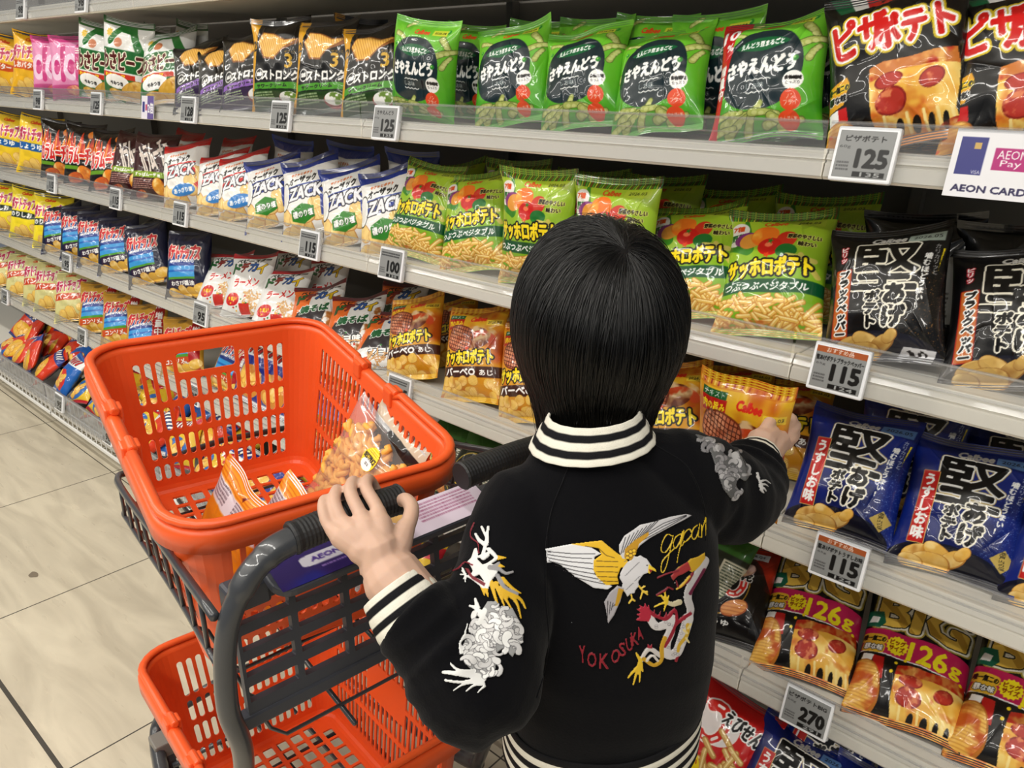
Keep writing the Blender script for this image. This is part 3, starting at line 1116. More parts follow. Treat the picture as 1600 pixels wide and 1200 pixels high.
def art_zack(step, blue=True, seed=14):
    main = (30, 60, 150) if blue else (206, 36, 38)
    a = Art(155, 205, step, (236, 234, 230), seed)
    a.poly([(0, 205), (155, 205), (155, 178), (80, 168), (0, 176)], main)
    for k in range(9):
        a.chip(110 + a.rng.random() * 60, 60 + a.rng.random() * 100, 22, 15, a.rng.random() * 3, (232, 204, 140), (200, 150, 80))
    for k in range(14):
        a.chip(a.rng.random() * 155, a.rng.random() * 56, 22, 15, a.rng.random() * 3, (236, 204, 136), (206, 150, 84))
    a.poly([(0, 110), (110, 104), (124, 160), (60, 170), (0, 160)], (240, 240, 238))
    a.text("サクッとポテト", 66, 155, 60, 8, (214, 110, 40), bold=.4)
    a.text("オーザック", 70, 138, 78, 18, BLK, bold=1.4)
    a.put(a.m_ell(16, 106, 16, 34) - a.m_ell(16, 106, 9, 25), WHT)
    a.put(np.clip(a.m_ell(16, 106, 18, 37) - a.m_ell(16, 106, 16, 34), 0, 1), BLK)
    a.rect(28, 128, 122, 126, main)
    a.rect(30, 128, 88, 108, main)
    a.text("ZACK", 80, 104, 92, 30, (236, 236, 240), ((3.0, (44, 44, 60)),), bold=1.8, sh=.12)
    if blue:
        a.rect(120, 155, 40, 90, (30, 60, 150))
        a.poly([(40, 40), (70, 28), (104, 40), (104, 64), (72, 76), (40, 64)], (60, 140, 50))
        a.text("磯のり塩", 72, 52, 56, 15, WHT, ((1.4, (30, 80, 30)),), bold=.8)
    else:
        a.poly([(120, 60), (155, 80), (155, 20)], main)
        a.ell(84, 48, 38, 18, (70, 140, 206))
        a.text("あっさり塩", 84, 48, 60, 13, WHT, bold=.8)
    a.rect(0, 6, 0, 100, main)
    return a


def art_navy(step, gold=False, seed=15):
    bg = (206, 160, 60) if gold else (24, 32, 66)
    a = Art(155, 208, step, bg, seed)
    a.ell(76, 180, 16, 10, np.asarray(bg) * .7)
    a.ell(70, 104, 46, 34, (40, 70, 150))
    a.rect(22, 118, 62, 96, (70, 160, 220))
    a.rect(22, 118, 78, 84, (40, 110, 190))
    a.rect(22, 118, 56, 64, (90, 160, 60))
    a.text("ポテトチップス", 72, 136, 118, 42, (206, 44, 56), ((2.6, (240, 226, 206)),), bold=2.2, rot=-.05)
    a.text("HAWAII POTATO", 72, 108, 84, 8, WHT, bold=.5, arc=3)
    if gold:
        a.rect(16, 122, 32, 56, (206, 90, 40))
        a.text("コンソメ", 66, 44, 70, 14, WHT, bold=.8)
        a.poly([(112, 0), (146, 0), (150, 208), (122, 208)], (186, 30, 36))
        a.text("10%", 134, 176, 26, 22, WHT, bold=.8)
        a.text("増量中", 134, 110, 22, 84, WHT, vert=True, bold=.6)
        a.star(104, 26, 18, 8, (226, 226, 226), .6)
    else:
        a.rect(26, 122, 34, 58, (60, 40, 70))
        a.text("わさび醤油", 74, 46, 82, 14, WHT, bold=.9)
    for x, y in ((40, 14), (74, 18), (106, 16), (132, 30)):
        a.chip(x, y, 24, 16, .3 + x, (236, 190, 80), (200, 140, 50))
    return a


def art_noodle(step, orange=False, seed=16):
    a = Art(150, 200, step, (232, 232, 230), seed)
    a.rect(0, 150, 184, 200, (186, 30, 40) if not orange else (120, 34, 40))
    if orange:
        a.poly([(0, 60), (60, 70), (70, 184), (0, 184)], (226, 116, 40))
        a.mottle(a.m_poly([(90, 0), (150, 0), (150, 150), (110, 120)]), (170, 110, 50), 14, .4, .6)
        a.poly([(20, 60), (110, 50), (120, 96), (30, 100)], (60, 56, 60))
    a.text("ベビースター", 82, 172, 110, 16, BLK, bold=1.2, rot=.03)
    for t, x, c in (("ド", 34, (40, 120, 60)), ("デ", 62, (150, 50, 40)), ("カ", 92, (50, 100, 170)), ("イ", 120, (226, 190, 40))):
        a.text(t, x, 142 + (x % 3) * 3, 26, 30, c, ((1.5, BLK if t != "デ" else (90, 30, 30)),), bold=1.6)
    a.text("焼そば" if orange else "ラーメン", 82, 100, 84, 24, (30, 100, 60) if orange else (206, 50, 50), ((2, WHT),), bold=1.6)
    if orange:
        a.text("マヨ味", 80, 44, 70, 18, WHT, ((2.2, (40, 36, 36)),), bold=1)
        a.fries(30, 150, 4, 40, 40, 26, 1.6, (210, 150, 80), (150, 90, 40), 1.5)
    else:
        a.ell(46, 52, 24, 18, (206, 40, 40))
        a.text("うまい", 46, 54, 30, 10, YEL, bold=.6)
        a.fries(90, 150, 4, 70, 50, 26, 1.6, (220, 170, 100), (170, 110, 60), 1.5)
        a.rect(70, 104, 10, 40, (206, 60, 50))
    for k in range(14):
        a.ell(a.rng.random() * 150, a.rng.random() * 60, 3, 2.4, ((206, 50, 40), (60, 140, 60), (240, 190, 60))[k % 3])
    return a


def art_dark_green(step, seed=17):
    a = Art(150, 190, step, (34, 44, 26), seed)
    a.rect(0, 150, 140, 190, (60, 110, 40))
    a.put(a.m_ell(70, 70, 58, 58) - a.m_ell(70, 70, 55, 55), (206, 180, 80))
    a.ell(70, 70, 54, 54, (28, 22, 20))
    a.text("品", 70, 70, 46, 50, (214, 184, 70), bold=2)
    a.pods([(100, 20, 30, 40, 7)])
    a.chip(122, 30, 20, 14, .3, (220, 150, 90), (170, 90, 50))
    a.rect(110, 150, 60, 130, (226, 222, 200))
    a.tiny(114, 124, 32, 12, (60, 80, 50), 5)
    return a


def art_mix(step, kind, seed=18):
    """Small bags heaped in the wire deck."""
    bg, c2, c3 = {'orange': ((220, 70, 36), (40, 70, 150), (236, 190, 70)), 'yellow': ((232, 196, 60), (206, 40, 60), (60, 120, 190)),
                  'blue': ((36, 110, 190), (236, 236, 236), (214, 60, 50)), 'royal': ((34, 50, 150), (236, 236, 240), (220, 150, 60)),
                  'white': ((232, 230, 222), (40, 60, 150), (206, 60, 40))}[kind]
    a = Art(140, 180, step, bg, seed)
    a.poly([(0, 120), (140, 134), (140, 168), (0, 160)], c2)
    for k in range(5):
        a.cap([(24 + 20 * k, 134 + 2 * k), (34 + 20 * k, 152 + 2 * k)], 4.5, WHT if kind != 'blue' and kind != 'royal' else (206, 40, 50), ((2, BLK),))
    a.ell(64, 60, 52, 44, c3)
    for k in range(7):
        a.chip(24 + a.rng.random() * 90, 24 + a.rng.random() * 60, 20, 13, a.rng.random() * 3, (240, 196, 96), (200, 130, 50))
    a.rect(0, 140, 0, 14, c2)
    return a


def art_back(step, bg, seed=19):
    """Back of a bag lying behind the front row: panel of small print."""
    a = Art(150, 190, step, bg, seed)
    a.rect(20, 130, 40, 130, (206, 204, 198))
    a.rect(30, 110, 104, 114, (120, 160, 50))
    a.rect(34, 112, 88, 96, (170, 40, 36))
    a.tiny(28, 80, 92, 6, (90, 88, 84), 6)
    a.rect(30, 60, 140, 150, WHT)
    return a


def art_clear_label(step, seed=20):
    a = Art(60, 60, step, (250, 214, 40), seed)
    a.ell(30, 30, 28, 30, (252, 220, 50))
    a.ell(30, 16, 22, 14, WHT)
    a.text("トップバリュ", 30, 46, 28, 6, BLK)
    a.text("BESTPRICE", 30, 33, 50, 12, BLK, bold=.6)
    a.text("塩味", 30, 17, 16, 8, BLK)
    return a


# ------------------------------------------------------------------ pillow bags
def bag_surface(nx, ny, w, h, t, seed, puff=1.0, seal=0.055, ears=1.0):
    """Front and back heights of a filled pillow bag over a grid; metres."""
    rng = np.random.default_rng(seed)
    u = np.linspace(-1, 1, nx)[None]
    v = np.linspace(0, 1, ny)[:, None]
    q = np.clip((v - seal) / (1 - 2 * seal), 0, 1)
    b = 2 * q - 1
    sh = (ny, nx)
    prof_v = np.clip(1 - np.abs(b) ** 2.6, 0, 1) ** .74
    prof_u = np.clip(1 - np.abs(u) ** 2.8, 0, 1) ** .60
    lean = 1.0 + .22 * (0.5 - v)                      # fuller towards the foot
    d = .5 * t * puff * prof_v * prof_u * lean
    # gathers running in from the seals
    g = np.zeros(sh)
    for s_, vv in ((0, q), (1, 1 - q)):
        for k in range(7):
            c, wd, ln = rng.uniform(-.95, .95), rng.uniform(.03, .09), rng.uniform(.10, .34)
            sl = rng.uniform(-.5, .5)
            x = (u - c - sl * vv * 1.2) / wd
            g += rng.uniform(.4, 1.2) * np.exp(-np.abs(x) * 1.4) * np.clip(1 - vv / ln, 0, 1) ** 1.2 * np.clip(vv * 25, 0, 1)
    # sharp creases across the body, more of them near the corners
    for k in range(15):
        cu, cv = rng.uniform(-1, 1), rng.uniform(0, 1)
        if k < 8:
            cu, cv = rng.choice([-.72, .72]) + rng.normal() * .12, rng.choice([.13, .87]) + rng.normal() * .06
            an = math.atan2((.5 - cv) * 1.4, -cu) + rng.normal() * .35
        else:
            an = rng.uniform(0, PI)
        L, wd = rng.uniform(.12, .42), rng.uniform(.010, .024)
        du, dv = (u - cu) * .72, (v - cv)
        al, ac = du * math.cos(an) + dv * math.sin(an), -du * math.sin(an) + dv * math.cos(an)
        ac = ac + .25 * al * al * rng.uniform(-1, 1)
        g += rng.choice([-1, 1], p=[.3, .7]) * rng.uniform(.5, 1.2) * np.exp(-np.abs(ac) / wd) * np.clip(1 - (al / L) ** 2, 0, 1)
    d = d + .0019 * g * np.clip(prof_v * prof_u * 1.6, 0, 1)
    d = d + (fbm(sh, 5, rng, 2) - .5) * .008 * prof_v * prof_u
    x = u * w * .5 * (1 - .075 * puff * np.clip(1 - np.abs(b) ** 2, 0, 1)) * np.ones(sh)
    z = v * h * np.ones(sh) - .006 * (1 - np.clip(np.abs(u), 0, 1) ** 2) * np.where(v > .5, 1, -1) * np.clip(np.abs(b) * 3 - 2, 0, 1)
    # the seals wave and the corners fold forward or back
    wav = np.zeros(sh)
    for s_ in (0, 1):
        k = np.clip(1 - (q if s_ == 0 else 1 - q) / .22, 0, 1) ** 1.5
        wav += k * (.004 * np.sin(u * rng.uniform(2, 4.5) + rng.uniform(0, 6)) + ears * .008 * (rng.uniform(-1, .6) * np.clip(u, 0, 1) ** 3 + rng.uniform(-1, .6) * np.clip(-u, 0, 1) ** 3))
    wav += rng.uniform(-.008, .010) * np.clip((v - .82) / .18, 0, 1) ** 1.5
    crimp = ((v < seal * .9) | (v > 1 - seal * .9)) * .00035 * np.sin(v * h / .0016 * PI)
    return x, -d + wav + crimp, d * .85 + wav, z


def grid_faces(nx, ny, flip=False):
    i = np.arange(nx * ny).reshape(ny, nx)
    f = np.stack([i[:-1, :-1], i[:-1, 1:], i[1:, 1:], i[1:, :-1]], -1).reshape(-1, 4)
    return f[:, ::-1] if flip else f


def raw_mesh(name, co, faces, col, material, smooth=True):
    me = bpy.data.meshes.new(name)
    n, m = len(co), len(faces)
    me.vertices.add(n)
    me.vertices.foreach_set("co", np.ascontiguousarray(co, np.float32).ravel())
    me.loops.add(m * 4)
    me.loops.foreach_set("vertex_index", np.ascontiguousarray(faces, np.int32).ravel())
    me.polygons.add(m)
    me.polygons.foreach_set("loop_start", np.arange(0, m * 4, 4, dtype=np.int32))
    me.polygons.foreach_set("loop_total", np.full(m, 4, np.int32))
    if smooth:
        me.polygons.foreach_set("use_smooth", np.ones(m, bool))
    me.materials.append(material)
    if col is not None:
        a = me.color_attributes.new("print", 'FLOAT_COLOR', 'POINT')
        a.data.foreach_set("color", np.ascontiguousarray(col, np.float32).ravel())
    me.update(calc_edges=True)
    me.validate()
    return me


def bag_meshes(kind, art, w, h, t, seed, puff=1.0, back=(190, 190, 192), ears=1.0):
    """Body mesh and its two crimped seals."""
    nx, ny = art.nx, art.ny
    x, yf, yb, z = bag_surface(nx, ny, w, h, t, seed, puff, ears=ears)
    c = art.verts()
    k = max(2, int(round(.055 * ny)))
    out = []
    bc = np.empty((ny, nx, 4), np.float32)
    bc[..., :3] = lin(back)
    bc[..., 3] = 0
    e = max(2, int(nx * .05))
    bc[:, :e], bc[:, -e:] = c[:, :e], c[:, -e:]
    for nm, r0, r1 in (("bag", k, ny - k), ("top_seal", ny - k - 1, ny), ("bottom_seal", 0, k + 1)):
        s = slice(r0, r1)
        n = r1 - r0
        ri = np.unique(np.r_[np.arange(r0, r1, 4), r1 - 1])
        ci = np.unique(np.r_[np.arange(0, nx, 4), nx - 1])
        ii = np.ix_(ri, ci)
        fr = np.stack([x[s], yf[s], z[s]], -1).reshape(-1, 3)
        bk = np.stack([x[ii], yb[ii], z[ii]], -1).reshape(-1, 3)
        f1, f2 = grid_faces(nx, n), grid_faces(len(ci), len(ri), True) + nx * n
        out.append(raw_mesh(kind + "_" + nm, np.concatenate([fr, bk]), np.concatenate([f1, f2]),
                            np.concatenate([c[s].reshape(-1, 4), bc[ii].reshape(-1, 4)]), M['film']))
    return out
# ------------------------------------------------------------------ which bags stand where
# kind: (artwork, width, height, thickness in metres, fullness, what it looks like, variants)
SN, SM, SF = 1.0, 1.5, 2.2
KINDS = {
    'pea': (lambda: art_pea(SN), .150, .180, .062, "green pea snack bag", 3),
    'pea10': (lambda: art_pea(SN, True), .150, .184, .062, "green pea bag with red stripe", 1),
    'pizza': (lambda: art_pizza(SN), .165, .210, .066, "black pizza chip bag", 2),
    'veg': (lambda: art_veg(SN), .156, .208, .060, "lime vegetable stick bag", 3),
    'bbq': (lambda: art_bbq(SN), .150, .205, .056, "yellow barbecue snack bag", 2),
    'hardblack': (lambda: art_hard(.9), .150, .194, .066, "black thick-cut chip bag", 2),
    'hardblue': (lambda: art_hard(.9, True), .152, .198, .066, "blue thick-cut chip bag", 2),
    'big': (lambda: art_pizza_big(SN), .158, .245, .068, "large BIG pizza chip bag", 2),
    'shrimp': (lambda: art_shrimp(SN), .150, .190, .058, "black and orange shrimp cracker bag", 1),
    'shrimpred': (lambda: art_shrimp_red(SN), .150, .190, .060, "red shrimp cracker bag", 1),
    'ridgegreen': (lambda: art_strong(1.2), .158, .205, .060, "black ridged chip bag with gold strip", 2),
    'ridgepurple': (lambda: art_strong(SM, (150, 110, 190), False), .158, .205, .060, "black ridged chip bag with purple band", 1),
    'beef': (lambda: art_beef(SM), .168, .222, .062, "white and green chip bag", 1),
    'pink': (lambda: art_pink(SM), .160, .196, .055, "pink chip bag", 1),
    'butter': (lambda: art_chips(SF, (236, 186, 40), (206, 90, 30), "しおバター"), .165, .212, .062, "golden yellow chip bag", 1),
    'saltblue': (lambda: art_chips(SF, (240, 206, 50), (30, 100, 170), "しょうゆ"), .165, .212, .062, "yellow chip bag with blue band", 1),
    'seaweed': (lambda: art_chips(SF, (246, 226, 50), (30, 50, 44), "のりしお"), .160, .208, .060, "lemon yellow chip bag with dark band", 1),
    'punch': (lambda: art_chips(SF, (216, 210, 150), (206, 76, 36), "パンチ"), .160, .210, .060, "cream chip bag with red band", 1),
    'fire': (lambda: art_fire(SM), .150, .205, .056, "black and orange spicy chip bag", 1),
    'maroon': (lambda: art_fire(SM, maroon=True), .150, .200, .054, "maroon spicy chip bag", 1),
    'zackred': (lambda: art_zack(SM, False), .152, .200, .058, "white chip bag with red top", 1),
    'zackblue': (lambda: art_zack(1.2), .155, .205, .060, "white chip bag with blue top", 2),
    'navy': (lambda: art_navy(SM), .155, .208, .060, "navy blue chip bag", 1),
    'gold': (lambda: art_navy(SM, True), .155, .208, .058, "gold chip bag with red stripe", 1),
    'noodle': (lambda: art_noodle(1.3), .150, .200, .044, "white noodle snack bag with red top", 1),
    'noodleorange': (lambda: art_noodle(1.2, True), .150, .200, .044, "white and orange noodle snack bag", 1),
    'darkgreen': (lambda: art_dark_green(1.3), .150, .190, .055, "dark green snack bag with gold ring", 1),
    'mixorange': (lambda: art_mix(SM, 'orange'), .140, .180, .052, "orange and blue snack bag", 1),
    'mixyellow': (lambda: art_mix(SM, 'yellow'), .140, .180, .052, "yellow and red snack bag", 1),
    'mixblue': (lambda: art_mix(SM, 'blue'), .140, .180, .052, "bright blue snack bag", 1),
    'royal': (lambda: art_mix(SM, 'royal'), .150, .200, .056, "royal blue snack bag", 1),
    'white': (lambda: art_mix(SM, 'white'), .140, .180, .052, "white and navy snack bag", 1),
    'backblack': (lambda: art_back(SM, (18, 18, 19)), .150, .190, .055, "black bag turned back to front", 1),
}
BACKS = {'pea': (90, 150, 60), 'veg': (130, 170, 60), 'bbq': (220, 176, 40), 'beef': (206, 206, 206)}
_meshes, _count, _order = {}, {}, []
ORD = "first second third fourth fifth sixth seventh eighth ninth tenth eleventh twelfth thirteenth fourteenth fifteenth sixteenth".split()


def bag_set(kind):
    if kind not in _meshes:
        art, w, h, t, desc, nv = KINDS[kind]
        a = art()
        _meshes[kind] = [bag_meshes(kind, a, w, h, t, 31 * i + len(kind) * 7 + sum(map(ord, kind)) % 50, puff=(1.0, .92, 1.08)[i % 3],
                                    back=BACKS.get(kind, (60, 60, 62))) for i in range(nv)]
    return _meshes[kind]


def bag_at(kind, base, top_dir, yaw, where, var=0, spin=0.0, seals=True, label=None, group=None):
    """One bag, foot at base, standing along top_dir, face turned by yaw from the shelf front."""
    ms = bag_set(kind)
    body, ts, bs = ms[var % len(ms)]
    zc = np.asarray(top_dir, float)
    zc = zc / np.linalg.norm(zc)
    xc = np.array([math.cos(yaw), math.sin(yaw), 0.0])
    xc = xc - zc * (xc @ zc)
    xc /= np.linalg.norm(xc)
    yc = np.cross(zc, xc)
    o = link(bpy.data.objects.new("snack_bag", body))
    o.matrix_world = Matrix(((xc[0], yc[0], zc[0], base[0]), (xc[1], yc[1], zc[1], base[1]), (xc[2], yc[2], zc[2], base[2]), (0, 0, 0, 1)))
    if seals:
        link(bpy.data.objects.new("top_seal", ts), o)
        link(bpy.data.objects.new("bottom_seal", bs), o)
    desc = KINDS[kind][4]
    o["category"] = "snack bag"
    o["group"] = group or "%ss on the %s" % (desc, where)
    if label:
        o["label"] = label
    else:
        _order.append((desc, where, base[0], o))
    return o


def place(kind, row, bx, tx, ty, Y=1.035, yaw=None, var=0, where=None, h=None):
    """Foot on the shelf under picture column bx; the top edge's middle on the sight line (tx, ty)."""
    z = ZS[row] + .001
    X = x_of(bx, Y, z)
    B = np.array([X, Y, z])
    H = h or KINDS[kind][2]
    d = ray(tx, ty)
    e = EYE - B
    a, b, c = d @ d, 2 * d @ e, e @ e - H * H
    q = b * b - 4 * a * c
    s = (-b + math.sqrt(max(q, 0))) / (2 * a)
    T = EYE + d * s
    if yaw is None:
        yaw = .10 + min(.5, max(0, (-X - .7) * .22))
    shelf = where or "%s shelf" % {'A': "second", 'B': "third", 'C': "fourth", 'D': "fifth", 'E': "bottom"}[row]
    return bag_at(kind, B, T - B, yaw, shelf, var)


def run(kind, row, L, **k):
    for i, (bx, tx, ty) in enumerate(L):
        place(kind, row, bx, tx, ty, var=i, **k)


# second shelf from the top
run('butter', 'A', [(14, 14, 48), (54, 57, 50)])
run('pink', 'A', [(88, 84, 56), (118, 112, 54)])
run('beef', 'A', [(160, 162, 30), (202, 202, 28), (258, 268, 47)])
run('ridgepurple', 'A', [(314, 312, 62), (352, 352, 66), (388, 392, 47)])
run('ridgegreen', 'A', [(438, 440, 27), (506, 514, 27), (582, 590, 36)])
place('pea', 'A', 660, 668, 22, var=0, yaw=.16)
place('pea', 'A', 796, 806, 38, var=1, yaw=.1)
place('pea', 'A', 904, 922, 43, var=2, yaw=.07)
place('pea', 'A', 1022, 1046, 42, var=0, yaw=.05)
place('pea10', 'A', 1192, 1216, 20, yaw=.05)
place('pizza', 'A', 1400, 1398, -30, var=0, yaw=-.03)
place('pizza', 'A', 1590, 1622, -40, var=1, yaw=-.05)
BK = "back row of second shelf"
for b_, t_, u_, k_ in ((240, 246, 34, 'beef'), (300, 300, 30, 'beef'), (560, 566, 12, 'ridgegreen'), (735, 742, 26, 'pea'), (842, 846, 18, 'pea'), (930, 930, 10, 'pea'),
                       (1010, 1026, 8, 'pea'), (1120, 1120, 6, 'pea'), (1270, 1290, 18, 'pea'), (1505, 1540, 10, 'pizza')):
    place(k_, 'A', b_, t_, u_, Y=1.155, where=BK, yaw=.05)
# third shelf
run('saltblue', 'B', [(18, 22, 172), (62, 64, 172)])
run('fire', 'B', [(95, 97, 186), (131, 137, 191), (171, 180, 200)])
run('maroon', 'B', [(200, 218, 205), (238, 247, 206)])
run('zackred', 'B', [(292, 292, 220), (344, 350, 235), (380, 380, 236)])
run('zackblue', 'B', [(428, 428, 246), (486, 486, 246), (552, 548, 256), (612, 612, 262)])
place('veg', 'B', 640, 688, 252, var=0, yaw=.08)
place('veg', 'B', 738, 752, 264, var=1, yaw=.08)
place('veg', 'B', 836, 846, 250, var=2, yaw=.06)
place('veg', 'B', 950, 968, 272, var=0, yaw=.06)
place('veg', 'B', 1070, 1096, 316, var=1, yaw=.04)
place('veg', 'B', 1194, 1226, 330, var=2, yaw=.04)
place('hardblack', 'B', 1376, 1392, 350, var=0, yaw=-.02)
place('hardblack', 'B', 1576, 1598, 384, var=1, yaw=-.03)
BK = "back row of third shelf"
for b_, t_, u_, k_ in ((285, 296, 200, 'zackred'), (360, 372, 212, 'zackred'), (450, 462, 214, 'zackblue'), (540, 552, 218, 'zackblue'), (640, 648, 230, 'zackblue'),
                       (700, 716, 250, 'veg'), (800, 812, 246, 'veg'), (900, 930, 262, 'veg'), (1010, 1040, 270, 'veg'), (1120, 1150, 290, 'veg'), (1262, 1296, 300, 'veg'),
                       (1420, 1450, 306, 'backblack'), (1570, 1610, 312, 'backblack')):
    place(k_, 'B', b_, t_, u_, Y=1.155, where=BK, yaw=.05)
# fourth shelf
run('seaweed', 'C', [(10, 12, 283), (44, 50, 290), (82, 86, 302)])
run('navy', 'C', [(96, 98, 312), (126, 126, 318), (153, 152, 325), (186, 186, 335), (236, 226, 346), (294, 298, 358)])
run('noodle', 'C', [(334, 366, 394), (376, 402, 395), (424, 456, 420)], yaw=.25)
run('noodleorange', 'C', [(482, 504, 446), (538, 566, 462), (592, 618, 484)], yaw=.2)
place('bbq', 'C', 643, 654, 460, var=0, yaw=.06)
place('bbq', 'C', 736, 748, 476, var=1, yaw=.06)
place('bbq', 'C', 826, 838, 500, var=0, yaw=.05)
place('bbq', 'C', 930, 940, 530, var=1, yaw=.05)
place('bbq', 'C', 1036, 1050, 562, var=0, yaw=.03)
place('hardblue', 'C', 1302, 1358, 640, var=0, yaw=.02)
place('hardblue', 'C', 1478, 1530, 690, var=1, yaw=.0)
place('hardblue', 'C', 1660, 1720, 740, var=0, yaw=.0)
BK = "back row of fourth shelf"
for b_, t_, u_, k_ in ((240, 240, 336, 'navy'), (440, 466, 386, 'noodle'), (500, 520, 400, 'noodle'), (600, 640, 440, 'noodleorange'), (700, 706, 466, 'bbq'),
                       (790, 800, 472, 'bbq'), (1130, 1150, 566, 'bbq'), (1210, 1240, 588, 'bbq'), (1400, 1440, 610, 'hardblue'), (1560, 1600, 660, 'hardblue')):
    place(k_, 'C', b_, t_, u_, Y=1.155, where=BK, yaw=.05)
# fifth shelf
run('punch', 'D', [(6, 8, 384), (36, 40, 391), (64, 66, 398), (82, 86, 405), (116, 118, 420)])
run('gold', 'D', [(152, 158, 437), (188, 194, 452), (228, 232, 470), (284, 290, 490)])
for i in range(7):
    X = -2.02 + .125 * i
    bag_at('royal' if i % 4 != 0 else 'gold', (X, 1.05, ZS['D'] + .002), (.01, .10, .19), .15, "fifth shelf", i)
for i in range(7):
    X = -1.145 + .108 * i
    bag_at('darkgreen', (X, 1.045, ZS['D'] + .002), (.01, .12, .16), .08, "fifth shelf", i)
place('shrimp', 'D', 1120, 1156, 846, yaw=.06)
place('big', 'D', 1246, 1292, 866, var=0, yaw=.03)
place('big', 'D', 1402, 1450, 930, var=1, yaw=.02)
place('big', 'D', 1570, 1640, 990, var=0, yaw=.0)
# heaps in the wire decks at the foot
_rng = random.Random(5)
for i in range(44):
    X = -3.75 + 1.72 * (i % 15) / 14 + _rng.uniform(-.04, .04)
    row = i // 15
    kind = ('mixorange', 'mixorange', 'mixblue', 'mixyellow', 'mixyellow', 'mixblue', 'mixyellow')[int((X + 3.75) / 1.8 * 6.9) % 7] if _rng.random() < .7 else _rng.choice(['mixorange', 'mixyellow', 'mixblue'])
    bag_at(kind, (X, .925 + .085 * row + _rng.uniform(-.01, .01), .145 + .035 * row), (_rng.uniform(-.5, .5), _rng.uniform(.5, .9), _rng.uniform(.35, .8)),
           _rng.uniform(-.5, .6), ("front of wire deck heap", "middle of wire deck heap", "rear of wire deck heap")[row], 0)
for i in range(11):
    X = -1.95 + .135 * i
    bag_at(('white', 'royal', 'mixyellow', 'white')[i % 4], (X, .935 + .03 * (i % 2), .15), (_rng.uniform(-.3, .3), .75, .6), _rng.uniform(-.3, .3), "wire deck behind the cart", 0)
p_ = on_y(1110, 1150, .98)
bag_at('shrimpred', (p_[0] - .005, .955, .155), (.12, .55, .75), .1, "wire deck", 0)
for i, (px, Y) in enumerate(((1190, .94), (1330, .945), (1480, .95))):
    bag_at('hardblue', (x_of(px, Y, .16), Y, .15), (.04 - .08 * i, .62, .70), .1 - .12 * i, "wire deck", i)
for px in (1250, 1400):
    bag_at('hardblue', (x_of(px, 1.03, .2), 1.04, .19), (.1, .5, .8), .2, "back of the wire deck", 1)

_by = {}
for desc, where, X, o in _order:
    _by.setdefault((desc, where), []).append((X, o))
for (desc, where), L in _by.items():
    L.sort(key=lambda q: q[0])
    for i, (X, o) in enumerate(L):
        if len(L) == 1:
            o["label"] = "the only %s on the %s" % (desc, where)
        else:
            o["label"] = "%s %s from the left, %s" % (ORD[min(i, 15)], desc, where)


# ------------------------------------------------------------------ price tags clipped to the front edges
def tag_art(kind, price, name="", sub="", step=.7):
    a = Art(64, 54, step, (150, 152, 152), 3, ss=3)
    if kind == 'promo':
        a.rect(0, 64, 46, 54, (176, 96, 50))
        a.text("おすすめ品", 30, 50, 34, 6, WHT)
        a.text(name, 32, 39, 60, 6.5, BLK, bold=.2)
        a.text("65g", 9, 31, 12, 3.6, (70, 70, 72))
    else:
        if name:
            a.text(name, 31, 45, 46 if len(name) < 8 else 56, 7, BLK, bold=.2)
            a.text("60g", 9, 35, 13, 4, (70, 70, 72))
        else:
            a.tiny(4, 46, 52, 2, (60, 60, 62), 5)
    a.text(price, 42, 22.5, 35, 20, BLK, bold=1.5)
    a.tiny(3, 16, 14, 3, (90, 90, 92), 4)
    a.rect(24, 60, 1.5, 7.5, BLK)
    a.text(sub, 44, 4.5, 22, 4.4, (170, 172, 172), bold=.2)
    return a


_tag = {}


def price_tag(px, row, price, where, kind='plain', name="", sub="135"):
    z0 = LIPB[row]
    X = x_of(px, .985, z0 + .03)
    o = empty("price_tag", (X, .9905, z0 + .031), 0, "white framed grey price tag reading %s %s" % (price, where), "price tag", "electronic shelf price tags")
    o.rotation_euler = (-.20, 0, 0)
    key = (kind, price, name)
    if key not in _tag:
        f = MB()
        f.box(-.036, .036, -.004, .006, -.031, .033)
        ob = f.build("tag_frame", M['tagw'], o, bevel=.0025)
        a = tag_art(kind, price, name, sub)
        u, v = np.meshgrid(np.linspace(-.0318, .0318, a.nx), np.linspace(-.027, .027, a.ny))
        co = np.stack([u, np.full_like(u, -.0046), v + .001], -1).reshape(-1, 3)
        me = raw_mesh("tag_screen", co, grid_faces(a.nx, a.ny), a.verts().reshape(-1, 4), M['ink'], False)
        _tag[key] = (ob, me)
        link(bpy.data.objects.new("tag_screen", me), o)
    else:
        ob, me = _tag[key]
        c = ob.copy()
        COL.objects.link(c)
        c.parent = o
        link(bpy.data.objects.new("tag_screen", me), o)
    cl = MB().box(-.02, .02, .004, .010, -.026, .026)
    cl.build("tag_clip", M['clear'], o)
    return o


for a_ in ((57, 'A', "98", "under the golden yellow bags"), (148, 'A', "125", "under the pink bags"), (292, 'A', "128", "under the purple band bags"),
           (436, 'A', "125", "under the gold strip bags"),
           (30, 'T', "98", "at the far left of the top shelf"), (124, 'T', "98", "above the white and green bags"),
           (78, 'B', "115", "under the yellow bags with blue band"), (178, 'B', "115", "under the orange spicy bags"), (279, 'B', "115", "under the red topped bags"),
           (481, 'B', "115", "under the blue topped bags"), (609, 'B', "100", "under the leftmost lime vegetable bag"),
           (102, 'C', "95", "under the leftmost navy bag"), (311, 'C', "95", "under the rightmost navy bag"), (621, 'C', "105", "under the yellow barbecue bags"),
           (6, 'D', "95", "at the far left of the fifth shelf"), (126, 'D', "95", "under the cream bags"), (300, 'D', "95", "under the gold bags behind the basket"),
           (470, 'D', "95", "under the royal blue bags behind the basket")):
    price_tag(*a_)
